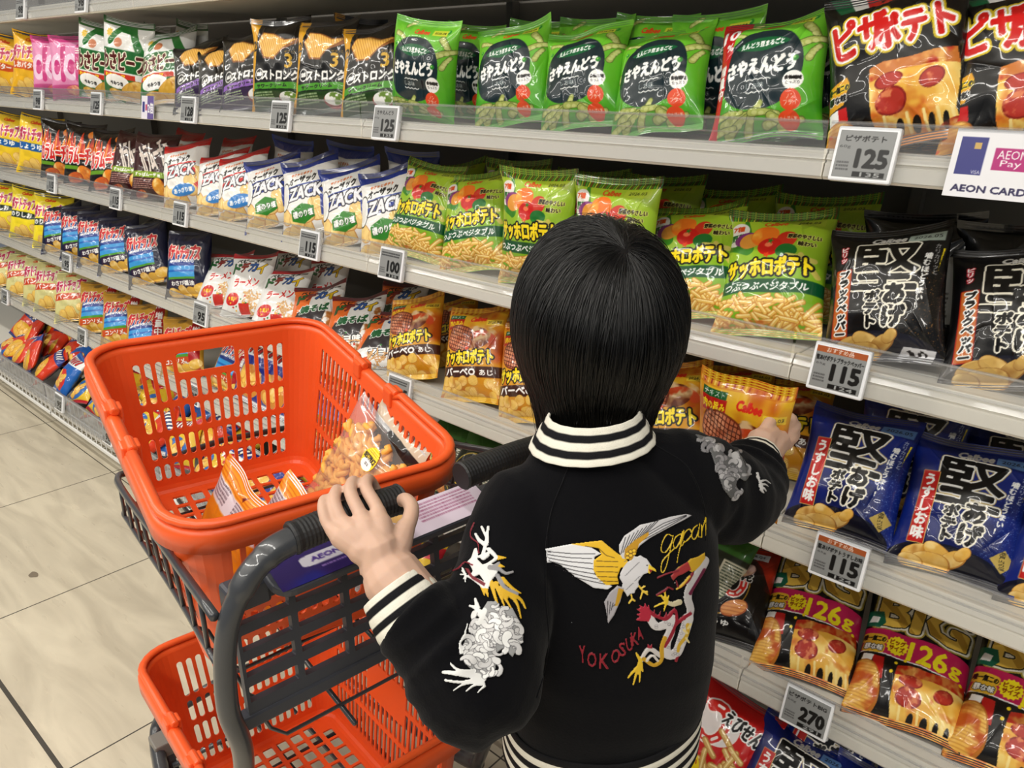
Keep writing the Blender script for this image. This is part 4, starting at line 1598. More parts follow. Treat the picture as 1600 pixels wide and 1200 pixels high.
price_tag(600, 'A', "125", "under the leftmost green pea bag", 'plain', "さやえんどう")
price_tag(1348, 'A', "125", "under the black pizza chip bag", 'plain', "ピザポテト")
price_tag(1308, 'B', "115", "under the black thick-cut bags", 'promo', "堅あげポテトブラックペッパー", "124")
price_tag(1308, 'C', "115", "under the blue thick-cut bags", 'promo', "堅あげポテトうすしお味", "124")
price_tag(1258, 'D', "270", "under the large BIG bags", 'plain', "ピザポテトBIG", "291")
for px, w_ in ((92, "on the wire deck left of the basket"), (168, "on the wire deck beside the basket rim")):
    t_ = price_tag(px, 'D', "95" if px == 92 else "98", w_)
    t_.location = (x_of(px, .88, .17), .882, .17)

# card adverts in the rails
ad = Art(80, 66, .6, (236, 236, 240), 5, ss=3)
ad.rect(6, 30, 22, 58, (70, 72, 140))
ad.rect(19, 25, 47, 53, (206, 176, 110))
ad.text("VISA", 25, 25, 8, 3.4, WHT)
ad.rect(38, 70, 28, 49, (186, 50, 130))
ad.text("AEON", 54, 43, 26, 8, WHT)
ad.text("Pay", 54, 34, 18, 8, WHT)
ad.text("AEON CARD", 40, 9, 66, 6.5, (50, 44, 90), bold=.3)
ad.poly([(76, 0), (80, 0), (80, 66)], (90, 70, 150))
ad2 = Art(64, 54, 1.0, (230, 226, 236), 5, ss=3)
ad2.rect(6, 18, 16, 40, (70, 72, 140))
ad2.rect(22, 30, 20, 34, (186, 50, 100))
ad2.rect(32, 64, 0, 54, (116, 100, 160))
ad2.text("2倍", 48, 26, 28, 24, WHT, bold=.8)
for a_, px, row, w, h, lab in ((ad, 1552, 'A', .086, .072, "white bank card advert with purple card in the rail right of the 125 tag"),
                               (ad2, 229, 'A', .068, .058, "small purple and white card advert under the white and green bags")):
    X = x_of(px, .985, LIPB[row] + .03)
    o = empty("card_advert", (X, .9885, LIPB[row] + .031), 0, lab, "advert card")
    o.rotation_euler = (-.16, 0, 0)
    u, v = np.meshgrid(np.linspace(-w / 2, w / 2, a_.nx), np.linspace(-h / 2, h / 2, a_.ny))
    link(bpy.data.objects.new("printed_face", raw_mesh("advert_face", np.stack([u, np.full_like(u, -.0012), v], -1).reshape(-1, 3), grid_faces(a_.nx, a_.ny), a_.verts().reshape(-1, 4), M['ink'], False)), o)
    MB().box(-w / 2, w / 2, -.001, .001, -h / 2, h / 2).build("card", M['tagw'], o)
# ------------------------------------------------------------------ orange shopping baskets
def rrect(a, b, r, n=8):
    """Rounded rectangle through (+-a, +-b), anticlockwise from the front left corner's start."""
    out = []
    for cx, cy, a0 in ((a - r, b - r, 0), (-(a - r), b - r, PI / 2), (-(a - r), -(b - r), PI), (a - r, -(b - r), 1.5 * PI)):
        for k in range(n + 1):
            q = a0 + PI / 2 * k / n
            out.append((cx + r * math.cos(q), cy + r * math.sin(q)))
    return out


def slot_panel(mb, fn, holes, r, ex=(0.0, 1.0), ey=(0.0, 1.0)):
    """A sheet over (s, t) in ex x ey with round-cornered slots; fn maps (s, t) to a point. r = corner radii in s and t."""
    xs = sorted({round(v, 5) for h in holes for v in h[:2]} | set(ex))
    ys = sorted({round(v, 5) for h in holes for v in h[2:]} | set(ey))
    H = np.array(holes)
    vs, fs, idx = [], [], {}

    def V(s, t):
        k = (round(s, 5), round(t, 5))
        if k not in idx:
            idx[k] = len(vs)
            vs.append(fn(s, t))
        return idx[k]
    for i in range(len(xs) - 1):
        for j in range(len(ys) - 1):
            cx, cy = (xs[i] + xs[i + 1]) / 2, (ys[j] + ys[j + 1]) / 2
            if not ((H[:, 0] < cx) & (cx < H[:, 1]) & (H[:, 2] < cy) & (cy < H[:, 3])).any():
                fs.append((V(xs[i], ys[j]), V(xs[i + 1], ys[j]), V(xs[i + 1], ys[j + 1]), V(xs[i], ys[j + 1])))
    for x0, x1, y0, y1 in holes:
        rx, ry = min(r[0], (x1 - x0) * .5), min(r[1], (y1 - y0) * .5)
        for X, Y, sx, sy in ((x0, y0, 1, 1), (x1, y0, -1, 1), (x1, y1, -1, -1), (x0, y1, 1, -1)):
            arc = [(X + sx * rx * (1 - math.cos(q)), Y + sy * ry * (1 - math.sin(q))) for q in np.linspace(0, PI / 2, 5)]
            p = [V(X, Y)] + [V(*q) for q in arc]
            fs.append(tuple(p if sx * sy < 0 else p[::-1]))
    mb.add(vs, fs)


BA, BB, BH = .236, .166, .225


def make_basket(label):
    o = empty("shopping_basket", label=label, cat="shopping basket", group="orange shopping baskets")
    a0, b0, a1, b1, r0, r1 = BA, BB, .204, .138, .050, .034

    def sec(t):
        return a0 + (a1 - a0) * t, b0 + (b1 - b0) * t, r0 + (r1 - r0) * t, -BH * t
    body = MB()
    # long walls: rows of slots with a plain label panel in the middle; short walls: a hand hole and rows of slots
    L, S = [], []
    n, bar = 24, .0175
    for k in range(n):
        s0, s1 = .0 + 1.0 * k / n + bar / 2, .0 + 1.0 * (k + 1) / n - bar / 2
        if 8 <= k <= 15:
            L += [(s0, s1, .09, .22), (s0, s1, .52, .68), (s0, s1, .715, .95)]
        else:
            L += [(s0, s1, .09, .37), (s0, s1, .405, .68), (s0, s1, .715, .95)]
    n, bar = 15, .026
    for k in range(n):
        s0, s1 = -.01 + 1.02 * k / n + bar / 2, -.01 + 1.02 * (k + 1) / n - bar / 2
        if 5 <= k <= 10:
            S += [(s0, s1, .25, .39), (s0, s1, .43, .60), (s0, s1, .64, .80), (s0, s1, .84, .955)]
        else:
            S += [(s0, s1, .10, .39), (s0, s1, .43, .60), (s0, s1, .64, .80), (s0, s1, .84, .955)]
    S.append((-.01 + 1.02 * 5 / 15 + .013, -.01 + 1.02 * 11 / 15 - .013, .065, .205))

    def wall(sx, sy, long):
        def fn(s, t):
            a, b, r, z = sec(t)
            if long:
                return (sx * (a - r) * (2 * s - 1), sy * b, z)
            return (sx * a, sy * (b - r) * (2 * s - 1), z)
        return fn
    for sy in (1, -1):
        slot_panel(body, wall(1, sy, True), L, (.010, .016))
    for sx in (1, -1):
        slot_panel(body, wall(sx, 1, False), S, (.022, .022), (-.01, 1.01))
    for cx, cy, q0 in ((1, 1, 0), (-1, 1, PI / 2), (-1, -1, PI), (1, -1, 1.5 * PI)):   # plain rounded corners
        rings = []
        for t in np.linspace(0, 1, 7):
            a, b, r, z = sec(t)
            rings.append([(cx * (a - r) + r * math.cos(q0 + PI / 2 * k / 8), cy * (b - r) + r * math.sin(q0 + PI / 2 * k / 8), z) for k in range(9)])
        body.loft(rings, caps=False, closed=False)
    # curved foot and slotted floor
    prof = [(0, 0), (.003, -.007), (.008, -.011), (.014, -.012)]
    rings = [[(x, y, -BH + dz) for x, y in rrect(a1 - d, b1 - d, r1 - d * .6)] for d, dz in prof]
    body.loft(rings, caps=False)
    fa, fb = a1 - .014, b1 - .014
    rim_in = rrect(fa, fb, r1 - .0084)
    F = []
    n1, n2 = 13, 9
    for i in range(n1):
        for j in range(n2):
            x0, y0 = -fa + .006 + (2 * fa - .012) * i / n1, -fb + .005 + (2 * fb - .010) * j / n2
            if i in (0, n1 - 1) and j in (0, n2 - 1):
                continue
            F.append((x0 + .0028, x0 + (2 * fa - .012) / n1 - .0028, y0 + .0040, y0 + (2 * fb - .010) / n2 - .0040))
    slot_panel(body, lambda s, t: (s, t, -BH - .012), F, (.003, .003), (-fa + .003, fa - .003), (-fb + .003, fb - .003))
    body.loft([[(x, y, -BH - .012) for x, y in rim_in], [(max(-fa + .003, min(fa - .003, x)), max(-fb + .003, min(fb - .003, y)), -BH - .012) for x, y in rim_in]], caps=False)
    body.build("basket_body", M['orange'], o, merge=True, solid=.0030)
    # rolled rim
    rim = MB()
    pr = [(-.002, -.012), (-.002, .001), (.002, .0045), (.008, .006), (.013, .004), (.0155, -.001), (.0155, -.022), (.0135, -.022), (.0125, -.004), (.008, -.001), (.002, -.003), (.001, -.012)]
    path = rrect(a0, b0, r0, 10)
    rings = []
    for i, (x, y) in enumerate(path):
        c = i // 11
        q = PI / 2 * c + PI / 2 * (i % 11) / 10
        rings.append([(x + d * math.cos(q), y + d * math.sin(q), z) for d, z in pr])
    rings.append(rings[0])
    rim.loft(rings, caps=False)
    rim.build("rim", M['orange'], o, smooth=True)
    # two folding bails lying on the rim, hinged near the middle of the long sides
    for sx in (1, -1):
        h = MB()
        pts = []
        outer = rrect(a0 + .007, b0 + .007, r0 + .006, 6)
        half = [(.072, b0 + .007)] + [p for p in outer if p[0] > .072 and p[1] > 0][::-1] + [p for p in outer if p[0] > .072 and p[1] <= 0][::-1] + [(.072, -b0 - .007)]
        half = sorted(half, key=lambda p: -math.atan2(p[1], p[0]))
        z = .011
        P = [(sx * x, y, z) for x, y in half]
        P = [(sx * .060, b0 + .003, .004)] + P + [(sx * .060, -b0 - .003, .004)]
        h.tube(P, .0052, 8, flat=(1.25, .9))
        h.build("carry_handle", M['orange'], o, smooth=True)
        for sy in (1, -1):
            k = MB().box(sx * .050 - .011, sx * .050 + .011, sy * (b0 + .005) - .011, sy * (b0 + .005) + .011, -.012, .013)
            k.tube([(sx * .050 - .015, sy * (b0 + .004), .010), (sx * .050 + .015, sy * (b0 + .004), .010)], .0065, 8)
            k.build("hinge", M['orange'], o, bevel=.003)
    return o


def frame_matrix(c, h, t):
    F = Vector((math.cos(h) * math.cos(t), math.sin(h) * math.cos(t), math.sin(t)))
    L = Vector((-math.sin(h), math.cos(h), 0))
    U = F.cross(L)
    return Matrix(((F.x, L.x, U.x, c[0]), (F.y, L.y, U.y, c[1]), (F.z, L.z, U.z, c[2]), (0, 0, 0, 1)))


BASK = frame_matrix((-.8749, .5048, .8531), 2.91, .1233)
up_b = make_basket("orange basket on the cart's upper tier holding snacks, below the child's hand")
up_b.matrix_world = BASK
low_b = make_basket("empty orange basket on the cart's lower tier, near the floor")
low_b.matrix_world = frame_matrix((-.8657, .5144, .3711), 2.985, -.0798)

# ------------------------------------------------------------------ the cart
CH = 3.02
CM = frame_matrix((-.875, .505, 0.0), CH, 0)
cart = empty("shopping_cart", label="charcoal two-tier shopping cart with black grips carrying both orange baskets", cat="shopping cart")
cart.matrix_world = CM
MID = -.04
MIR = lambda P: [(x, 2 * MID - y, z) for x, y, z in P]


def horn(P):
    return bez(P, 8)


left_post = [(-.33, .116, .853), (-.33, .146, .846), (-.33, .172, .824), (-.33, .193, .778), (-.33, .200, .70), (-.315, .186, .612), (-.24, .180, .42), (-.15, .180, .16)]
for P in (left_post, MIR(left_post)):
    MB().tube(bez(P, 8), [.0138] * 10 + [.0125] * 8 + [.0105] * 39, 14).build("post", M['cart'], cart, smooth=True)
for y0, y1, y2 in ((.124, .0, 1), (2 * MID - .124, 2 * MID - .0, -1)):
    g = MB()
    pts, rad = [], []
    ln = abs(y1 - y0)
    for k in range(61):
        y = y0 + (y1 - y0) * k / 60
        pts.append((-.33, y, .8535 + .002 * math.sin(PI * k / 60)))
        e = 0.0168 if k < 3 or k > 58 else .0158 + .0004 * (k % 2)
        rad.append(e if 0 < k < 60 else .0150)
    g.tube(pts, rad, 20)
    g.build("grip", M['rubber'], cart, smooth=False)

# wire tray round the upper basket: top rail, lower rail, rungs
top = [(-.325, .200, .800), (-.10, .175, .757), (.15, .148, .708), (.24, .132, .690), (.262, .105, .684), (.265, MID, .694)]
topr = MIR(top)[::-1]
rail = bez(top[:4], 6) + [np.array(q) for q in top[4:]] + [np.array(q) for q in topr[1:3]] + bez(topr[3:], 6)[1:]
MB().tube(bez(top, 6) + bez(topr, 6)[1:], .0052, 8).build("tray_rail", M['cart'], cart, smooth=True)
low = [(-.30, .196, .730), (-.10, .170, .690), (.15, .146, .652), (.22, .136, .642), (.238, .105, .640), (.24, MID, .640)]
lowr = MIR(low)[::-1]
MB().tube(bez(low, 6) + bez(lowr, 6)[1:], .0034, 8).build("tray_rail", M['cart'], cart, smooth=True)


def on_curve(P, x):
    Q = np.array(bez(P, 10))
    Q = Q[:31]
    o_ = np.argsort(Q[:, 0])
    return np.array([x, np.interp(x, Q[o_, 0], Q[o_, 1]), np.interp(x, Q[o_, 0], Q[o_, 2])])


rung = MB()
for k in range(9):
    x = -.27 + .058 * k
    a, b = on_curve(top, x), on_curve(low, x)
    for m_ in (1, -1):
        f = (lambda p: p) if m_ > 0 else (lambda p: np.array([p[0], 2 * MID - p[1], p[2]]))
        rung.tube([f(a), f(b)], .0026, 6)
    fz = .566 + .112 * (x + .30)
    mr = lambda p: np.array([p[0], 2 * MID - p[1], p[2]])
    c0 = np.array([x, b[1] - .012, b[2] - .010])
    c1 = np.array([x, min(b[1], .15) - .012, fz + .02])
    c2 = np.array([x, min(b[1], .15) - .03, fz])
    rung.tube([b, c0, c1, c2, mr(c2), mr(c1), mr(c0), mr(b)], .0024, 6)
for y in (-.13, -.04, .05):
    rung.tube([(-.30, y, .562), (.24, y, .622)], .0035, 6)
rung.build("tray_wires", M['cart'], cart, smooth=True)

# slotted back gate between the posts, with its moulded top bar
gate = MB()
GX = -.302
z0, z1 = .648, .792
ya, yb = .172, 2 * MID - .172
n = 7
H = [((k + .06) / n, (k + .94) / n, .13 + .205 * j, .13 + .205 * j + .125) for k in range(n) for j in range(4)]
slot_panel(gate, lambda s, t: (GX + .014 * t, ya + (yb - ya) * s, z0 + (z1 - z0) * t), H, (.004, .012))
gate.build("back_gate", M['cartp'], cart, merge=True, solid=.009)
MB().box(GX + .002, GX + .022, yb - .004, ya + .004, z1 - .012, z1 + .008).box(GX - .004, GX + .02, ya - .036, ya + .008, z1 - .016, z1 + .012).build("gate_bar", M['cartp'], cart, bevel=.004)
MB().box(GX - .006, GX + .01, yb - .01, ya + .01, z0 - .012, z0 + .006).build("gate_foot", M['cartp'], cart, bevel=.003)

# tilted holder with its advert on the gate
hold = empty("holder", (GX - .010, .005, .808))
hold.name = "advert_holder"
hold.parent = cart
hold.rotation_euler = (0, -.30, 0)
ha, hb = .025, .138
pts = rrect(ha, hb, .02, 5)
m_ = MB()
m_.loft([[(x, y, z) for x, y in pts] for z in (-.010, 0)])
m_.build("holder_plate", M['cartp'], hold, bevel=.002)
ar = Art(2 * hb * 1000, 2 * ha * 1000, 1.2, (58, 38, 108), 8, ss=2)
ar.mottle(np.ones(ar.sh), (44, 44, 132), 8, .5, .75)
ar.ell(72, 26, 40, 8, (220, 216, 226), p=5)
ar.text("AEON Pay", 72, 26, 56, 8, (90, 60, 150), bold=.4)
ar.tiny(40, 42, 90, 1, (210, 200, 230), 5)
ar.tiny(50, 12, 70, 1, (160, 130, 200), 5)
ar.poly([(150, 0), (300, 0), (300, 52), (140, 52)], (222, 208, 222))
ar.ell(160, 36, 12, 8, (236, 190, 120))
ar.tiny(180, 42, 80, 6, (176, 120, 150), 5)
u, v = np.meshgrid(np.linspace(hb * .96, -hb * .96, ar.nx), np.linspace(-ha * .92, ha * .92, ar.ny))
link(bpy.data.objects.new("advert_print", raw_mesh("advert_print", np.stack([v, u, np.full_like(u, .0012)], -1).reshape(-1, 3), grid_faces(ar.nx, ar.ny)[:, ::-1], ar.verts().reshape(-1, 4), M['ink'], False)), hold)

# lower tray and running gear
lt = MB()
for y in (-.18, -.11, -.04, .03, .10):
    lt.tube([(-.20, y, .122), (.27, y, .090)], .005, 6)
for x in (-.18, -.03, .12, .25):
    lt.tube([(x, -.20, .115 - .07 * x), (x, .12, .115 - .07 * x)], .005, 6)
lt.build("lower_tray", M['cart'], cart, smooth=True)
for y in (.186, 2 * MID - .186):
    MB().tube(bez([(-.15, y, .16), (-.05, y, .125), (.30, y * .75 + MID * .25, .105), (.34, y * .6 + MID * .4, .15)], 6), .013, 10).build("base_rail", M['cart'], cart, smooth=True)
for x, y in ((-.16, .18), (-.16, -.26), (.30, .12), (.30, -.20)):
    w = empty("caster", (x, y, .05))
    w.parent = cart
    MB().tube([(0, -.012, 0), (0, .012, 0)], .05, 20).build("wheel", M['rubber'], w)
    MB().box(-.02, .02, -.018, .018, .03, .075).build("fork", M['steel'], w, bevel=.003)
MB().tube([(.33, .10, .145), (.345, MID, .15), (.33, 2 * MID - .10, .145)], .012, 8).build("front_bumper", M['cart'], cart, smooth=True)

# ------------------------------------------------------------------ snacks lying in the upper basket
M['film_clear'] = clear_plastic("clear_snack_film", (0.97, 0.97, 0.97), 0.9, 0.12)
M['twist'] = mat("fried_snack", (244, 178, 78), rough=.55, bump=.6, bscale=300, bdist=.001)
BL = lambda x, y, z: BASK @ Vector((x, y, z))
BD = BASK.to_3x3()


def oriented(o, base, zdir, xdir):
    z = Vector(zdir).normalized()
    x = Vector(xdir)
    x = (x - z * x.dot(z)).normalized()
    y = z.cross(x)
    o.matrix_world = Matrix(((x.x, y.x, z.x, base[0]), (x.y, y.y, z.y, base[1]), (x.z, y.z, z.z, base[2]), (0, 0, 0, 1)))
    return o


W_, H_, T_ = .205, .205, .050
x, yf, yb_, z = bag_surface(70, 70, W_, H_, T_, 77)
fr, bk = np.stack([x, yf, z], -1).reshape(-1, 3), np.stack([x, yb_, z], -1).reshape(-1, 3)
me = raw_mesh("clear_bag", np.concatenate([fr, bk]), np.concatenate([grid_faces(70, 70), grid_faces(70, 70, True) + 4900]), None, M['film_clear'])
cb = link(bpy.data.objects.new("snack_bag", me))
oriented(cb, BL(-.068, -.068, -.214), BD @ Vector((-.030, -.084, .178)), BD @ Vector((-1, -.14, .0)))
tag(cb, "clear bag of golden twisted snacks with a yellow sticker, leaning in the upper basket", "snack bag")
tw = MB()
r_ = np.random.default_rng(4)
for k in range(100):
    cx, cz = r_.uniform(-.42, .42) * W_, r_.uniform(.05, .80) * H_
    room = .5 * T_ * (1 - abs(2 * cz / H_ - 1) ** 2.6) ** .6 * (1 - abs(2 * cx / W_) ** 2.8) ** .6
    cy = r_.uniform(-.75, .6) * max(room - .009, 0.001)
    an, L_ = r_.normal() * .6 + .35, r_.uniform(.045, .07)
    d = np.array([math.cos(an), r_.normal() * .06, math.sin(an)])
    e = np.array([-math.sin(an), 0, math.cos(an)])
    f = np.cross(d, e)
    for ph in (0, PI):
        pts = []
        for q in np.linspace(-.5, .5, 13):
            th = q * L_ / .015 * PI + ph
            pts.append(np.array([cx, cy, cz]) + d * q * L_ + (e * math.cos(th) + f * math.sin(th)) * .0040 + e * .008 * (q * q))
        pts = [np.array([np.clip(p[0], -.45 * W_, .45 * W_), p[1], np.clip(p[2], .02, .9 * H_)]) for p in pts]
        tw.tube(pts, .0048, 7)
o = tw.build("twisted_snacks", M['twist'], cb, smooth=True)
o["kind"] = "stuff"
st = art_clear_label(.8)
u, v = np.meshgrid(np.linspace(-1, 1, st.nx), np.linspace(-1, 1, st.ny))
_h = BVHTree.FromObject(cb, bpy.context.evaluated_depsgraph_get()).ray_cast(cb.matrix_world.inverted() @ Vector(EYE), (cb.matrix_world.inverted().to_3x3() @ Vector(ray(578, 718))).normalized())[0]
cx, cz = (_h.x, _h.z) if _h is not None else (.02, .13)
pos = []
for a_, b_ in zip(u.ravel(), v.ravel()):
    X_, Z_ = cx + a_ * .0155, cz + b_ * .0175
    i, j = int((Z_ / H_) * 69), int((X_ / W_ + .5) * 69)
    pos.append((X_, yf[i, j] - .0008, Z_))
keep = [f for f in grid_faces(st.nx, st.ny) if (u.ravel()[f[0]] ** 2 + v.ravel()[f[0]] ** 2) < .98]
link(bpy.data.objects.new("sticker", raw_mesh("sticker", pos, np.array(keep), st.verts().reshape(-1, 4), M['ink'])), cb)

# a brown and beige pack behind it
ab = Art(160, 200, 1.5, (206, 190, 168), 3)
ab.rect(0, 160, 0, 176, (30, 24, 24))
for k in range(9):
    ab.cap([(20 + 15 * k, 182), (26 + 15 * k, 194)], 1.4, (236, 230, 220))
ms = bag_meshes("brown", ab, .14, .208, .020, 5)
o = link(bpy.data.objects.new("snack_bag", ms[0]))
link(bpy.data.objects.new("top_seal", ms[1]), o)
link(bpy.data.objects.new("bottom_seal", ms[2]), o)
oriented(o, BL(-.085, -.124, -.215), BD @ Vector((-.02, -.034, .19)), BD @ Vector((-1, -.04, .0)))
tag(o, "dark brown and beige pack behind the clear bag in the upper basket", "snack bag")
# two orange packs along the left wall
ao = Art(150, 130, 1.2, (238, 150, 30), 4)
ao.rect(0, 150, 108, 130, (242, 160, 40))
for k in range(5):
    ao.rect(0, 150, 110 + 4 * k, 111.4 + 4 * k, (214, 120, 20))
ao.rect(0, 150, 84, 108, (236, 228, 236))
ao.tiny(6, 104, 50, 5, (120, 104, 116), 4)
ao.tiny(80, 104, 50, 5, (120, 104, 116), 4)
ao.poly([(84, 116), (94, 122), (90, 112)], (120, 30, 20))
ms = bag_meshes("orange", ao, .150, .155, .03, 8, back=(236, 228, 236))
for (bx, by, bz), zd, lab in (((-.075, .108, -.205), (.0, -.058, .125), "orange and white pack standing against the near wall of the upper basket"),
                              ((-.115, .066, -.212), (-.0, -.075, .105), "orange pack lying second from the near wall in the upper basket")):
    o = link(bpy.data.objects.new("snack_pack", ms[0]))
    link(bpy.data.objects.new("top_seal", ms[1]), o)
    link(bpy.data.objects.new("bottom_seal", ms[2]), o)
    oriented(o, BL(bx, by, bz), BD @ Vector(zd), BD @ Vector((-1, -.05, 0)))
    tag(o, lab, "snack pack")
# ------------------------------------------------------------------ the child
M['skin'] = mat("skin", (202, 166, 145), rough=.5, subsurf=.25, spec=.35, bump=.12, bscale=700, bdist=.0006)
M['knit'] = mat("ribbed_knit", rough=.85, attr="print", spec=.2, bump=.8, bscale=900, bdist=.0008)
M['denim'] = mat("dark_trousers", (34, 36, 44), rough=.8)
M['shoe'] = mat("child_shoe", (196, 192, 186), rough=.6)
M['eye'] = mat("eye", (40, 30, 26), rough=.2)


def jacket_material():
    m = mat("black_fleece", (15, 15, 18), rough=.95, spec=.08, sheen=.06)
    nt = m.node_tree
    b = nt.nodes["Principled BSDF"]
    tc = nt.nodes.new("ShaderNodeTexCoord")
    n = nt.nodes.new("ShaderNodeTexNoise")
    n.inputs["Scale"].default_value = 420
    n.inputs["Detail"].default_value = 4
    bp = nt.nodes.new("ShaderNodeBump")
    bp.inputs["Strength"].default_value = .5
    bp.inputs["Distance"].default_value = .0008
    nt.links.new(tc.outputs["Object"], n.inputs["Vector"])
    nt.links.new(n.outputs["Fac"], bp.inputs["Height"])
    nt.links.new(bp.outputs["Normal"], b.inputs["Normal"])
    v = nt.nodes.new("ShaderNodeTexVoronoi")      # specks of lint
    v.inputs["Scale"].default_value = 62
    nt.links.new(tc.outputs["Object"], v.inputs["Vector"])
    lt = nt.nodes.new("ShaderNodeMath")
    lt.operation = 'LESS_THAN'
    lt.inputs[1].default_value = .045
    nt.links.new(v.outputs["Distance"], lt.inputs[0])
    sp = nt.nodes.new("ShaderNodeSeparateColor")
    nt.links.new(v.outputs["Color"], sp.inputs[0])
    l2 = nt.nodes.new("ShaderNodeMath")
    l2.operation = 'LESS_THAN'
    l2.inputs[1].default_value = .25
    nt.links.new(sp.outputs[0], l2.inputs[0])
    mu = nt.nodes.new("ShaderNodeMath")
    mu.operation = 'MULTIPLY'
    nt.links.new(lt.outputs[0], mu.inputs[0])
    nt.links.new(l2.outputs[0], mu.inputs[1])
    mx = nt.nodes.new("ShaderNodeMix")
    mx.data_type = 'RGBA'
    mx.inputs[6].default_value = l4((9, 9, 12))
    mx.inputs[7].default_value = l4((150, 150, 150))
    nt.links.new(mu.outputs[0], mx.inputs[0])
    nt.links.new(mx.outputs[2], b.inputs["Base Color"])
    return m


M['fleece'] = jacket_material()
RB = np.array([.80, .60, 0.0])         # the child's right
FB = np.array([-.60, .80, 0.0])        # the way the child faces
ZU = np.array([0, 0, 1.0])


def ring(c, rx, ry, n=32, ax=RB, ay=FB, p=2.3):
    out = []
    for k in range(n):
        q = 2 * PI * k / n
        cs, sn = math.cos(q), math.sin(q)
        out.append(np.asarray(c) + ax * rx * math.copysign(abs(cs) ** (2 / p), cs) + ay * ry * math.copysign(abs(sn) ** (2 / p), sn))
    return out


def ell_loft(mb, c, ax, ay, az, ra, rb, rc, n=20, m=14):
    rings = []
    for i in range(m + 1):
        t = -PI / 2 + PI * i / m
        t = max(-PI / 2 + .03, min(PI / 2 - .03, t))
        rings.append([np.asarray(c) + ax * ra * math.cos(t) * math.cos(2 * PI * k / n) + ay * rb * math.cos(t) * math.sin(2 * PI * k / n) + az * rc * math.sin(t) for k in range(n)])
    mb.loft(rings)


def remeshed(mb, name, material, parent, voxel, smooth_n, fn=None):
    """Fuse the collected shapes into one continuous skin."""
    tmp = mb.build(name, material, None, merge=True)
    k = tmp.modifiers.new("fuse", 'REMESH')
    k.mode = 'VOXEL'
    k.voxel_size = voxel
    k.adaptivity = 0
    k.use_smooth_shade = True
    s = tmp.modifiers.new("soften", 'SMOOTH')
    s.factor = .5
    s.iterations = smooth_n
    dg = bpy.context.evaluated_depsgraph_get()
    dg.update()
    me = bpy.data.meshes.new_from_object(tmp.evaluated_get(dg))
    bpy.data.objects.remove(tmp)
    if fn:
        n = len(me.vertices)
        co, no = np.empty(n * 3, np.float32), np.empty(n * 3, np.float32)
        me.vertices.foreach_get("co", co)
        me.vertices.foreach_get("normal", no)
        me.vertices.foreach_set("co", fn(co.reshape(-1, 3).astype(float), no.reshape(-1, 3).astype(float)).astype(np.float32).ravel())
        me.update()
    me.name = name
    me.materials.clear()
    me.materials.append(material)
    me.polygons.foreach_set("use_smooth", [True] * len(me.polygons))
    return link(bpy.data.objects.new(name, me), parent)


P3 = lambda L: [at(*q) for q in L]
# ---- joints
HC = at(936, 500, .79)
neck = at(924, 690, .776)
pelvis = at(940, 1180, .85)
shL, elL, wrL = at(828, 794, .770), at(752, 1075, .685), at(598, 884, .722)
shR, elR, wrR = at(1050, 748, .782), at(1152, 776, .835), at(1184, 718, .905)

# ---- body: head, neck, trunk, arms, hands and legs in one skin
B = MB()
HF = np.array([-.66, .75, 0.0])
HR = np.array([.75, .66, 0.0])
ell_loft(B, HC, HR, HF, ZU, .074, .084, .092)
fc = HC + HF * .030 - ZU * .040
ell_loft(B, fc, HR, HF, ZU, .054, .052, .058)
B.tube([HC + HF * .078 - ZU * .010, HC + HF * .091 - ZU * .034], [.005, .0085], 8)          # nose
B.tube([HC + HF * .075 - HR * .014 - ZU * .060, HC + HF * .079 - ZU * .060, HC + HF * .075 + HR * .014 - ZU * .060], .005, 8)  # lips
for s_ in (1, -1):
    ell_loft(B, HC + HR * s_ * .076 - ZU * .02, HR, HF, ZU, .008, .016, .026, 12, 8)           # ears
B.tube([HC - ZU * .05 - HF * .012, neck, neck - ZU * .05], [.040, .031, .040], 16)
tr = [(at(938, 1170, .85), .070, .056), (at(948, 1000, .80), .082, .062), (at(950, 850, .775), .085, .060), (at(940, 750, .765), .075, .05), (neck - ZU * .02, .04, .04)]
B.loft([ring(c, a, b) for c, a, b in tr])
B.tube(bez([shL, (shL + elL) / 2, elL, (elL + wrL) / 2, wrL], 6), [.04] * 6 + [.036] * 6 + [.034] * 6 + [.029] * 6 + [.0235], 14)
B.tube(bez([shR, (shR + elR) / 2, elR, (elR + wrR) / 2, wrR], 6), [.04] * 6 + [.036] * 6 + [.034] * 6 + [.028] * 6 + [.023], 14)
hip = np.array([pelvis[0], pelvis[1], .55])
for s_ in (1, -1):
    h0 = hip + RB * s_ * .040
    ft = np.array([h0[0], h0[1], .045]) + RB * s_ * .02
    B.tube([h0 + ZU * .06, (h0 + ft) / 2 + FB * .012, ft], [.046, .040, .028], 14)
    B.tube([ft - FB * .02, ft + FB * .07 - ZU * .02], [.026, .02], 10)


def finger(mb, P, r):
    Q = bez(P3(P), 4)
    n = len(Q)
    rr = [r * (1.06 - .22 * i / (n - 1)) for i in range(n)]
    rr[-1] *= .78
    mb.tube(Q, rr, 10)


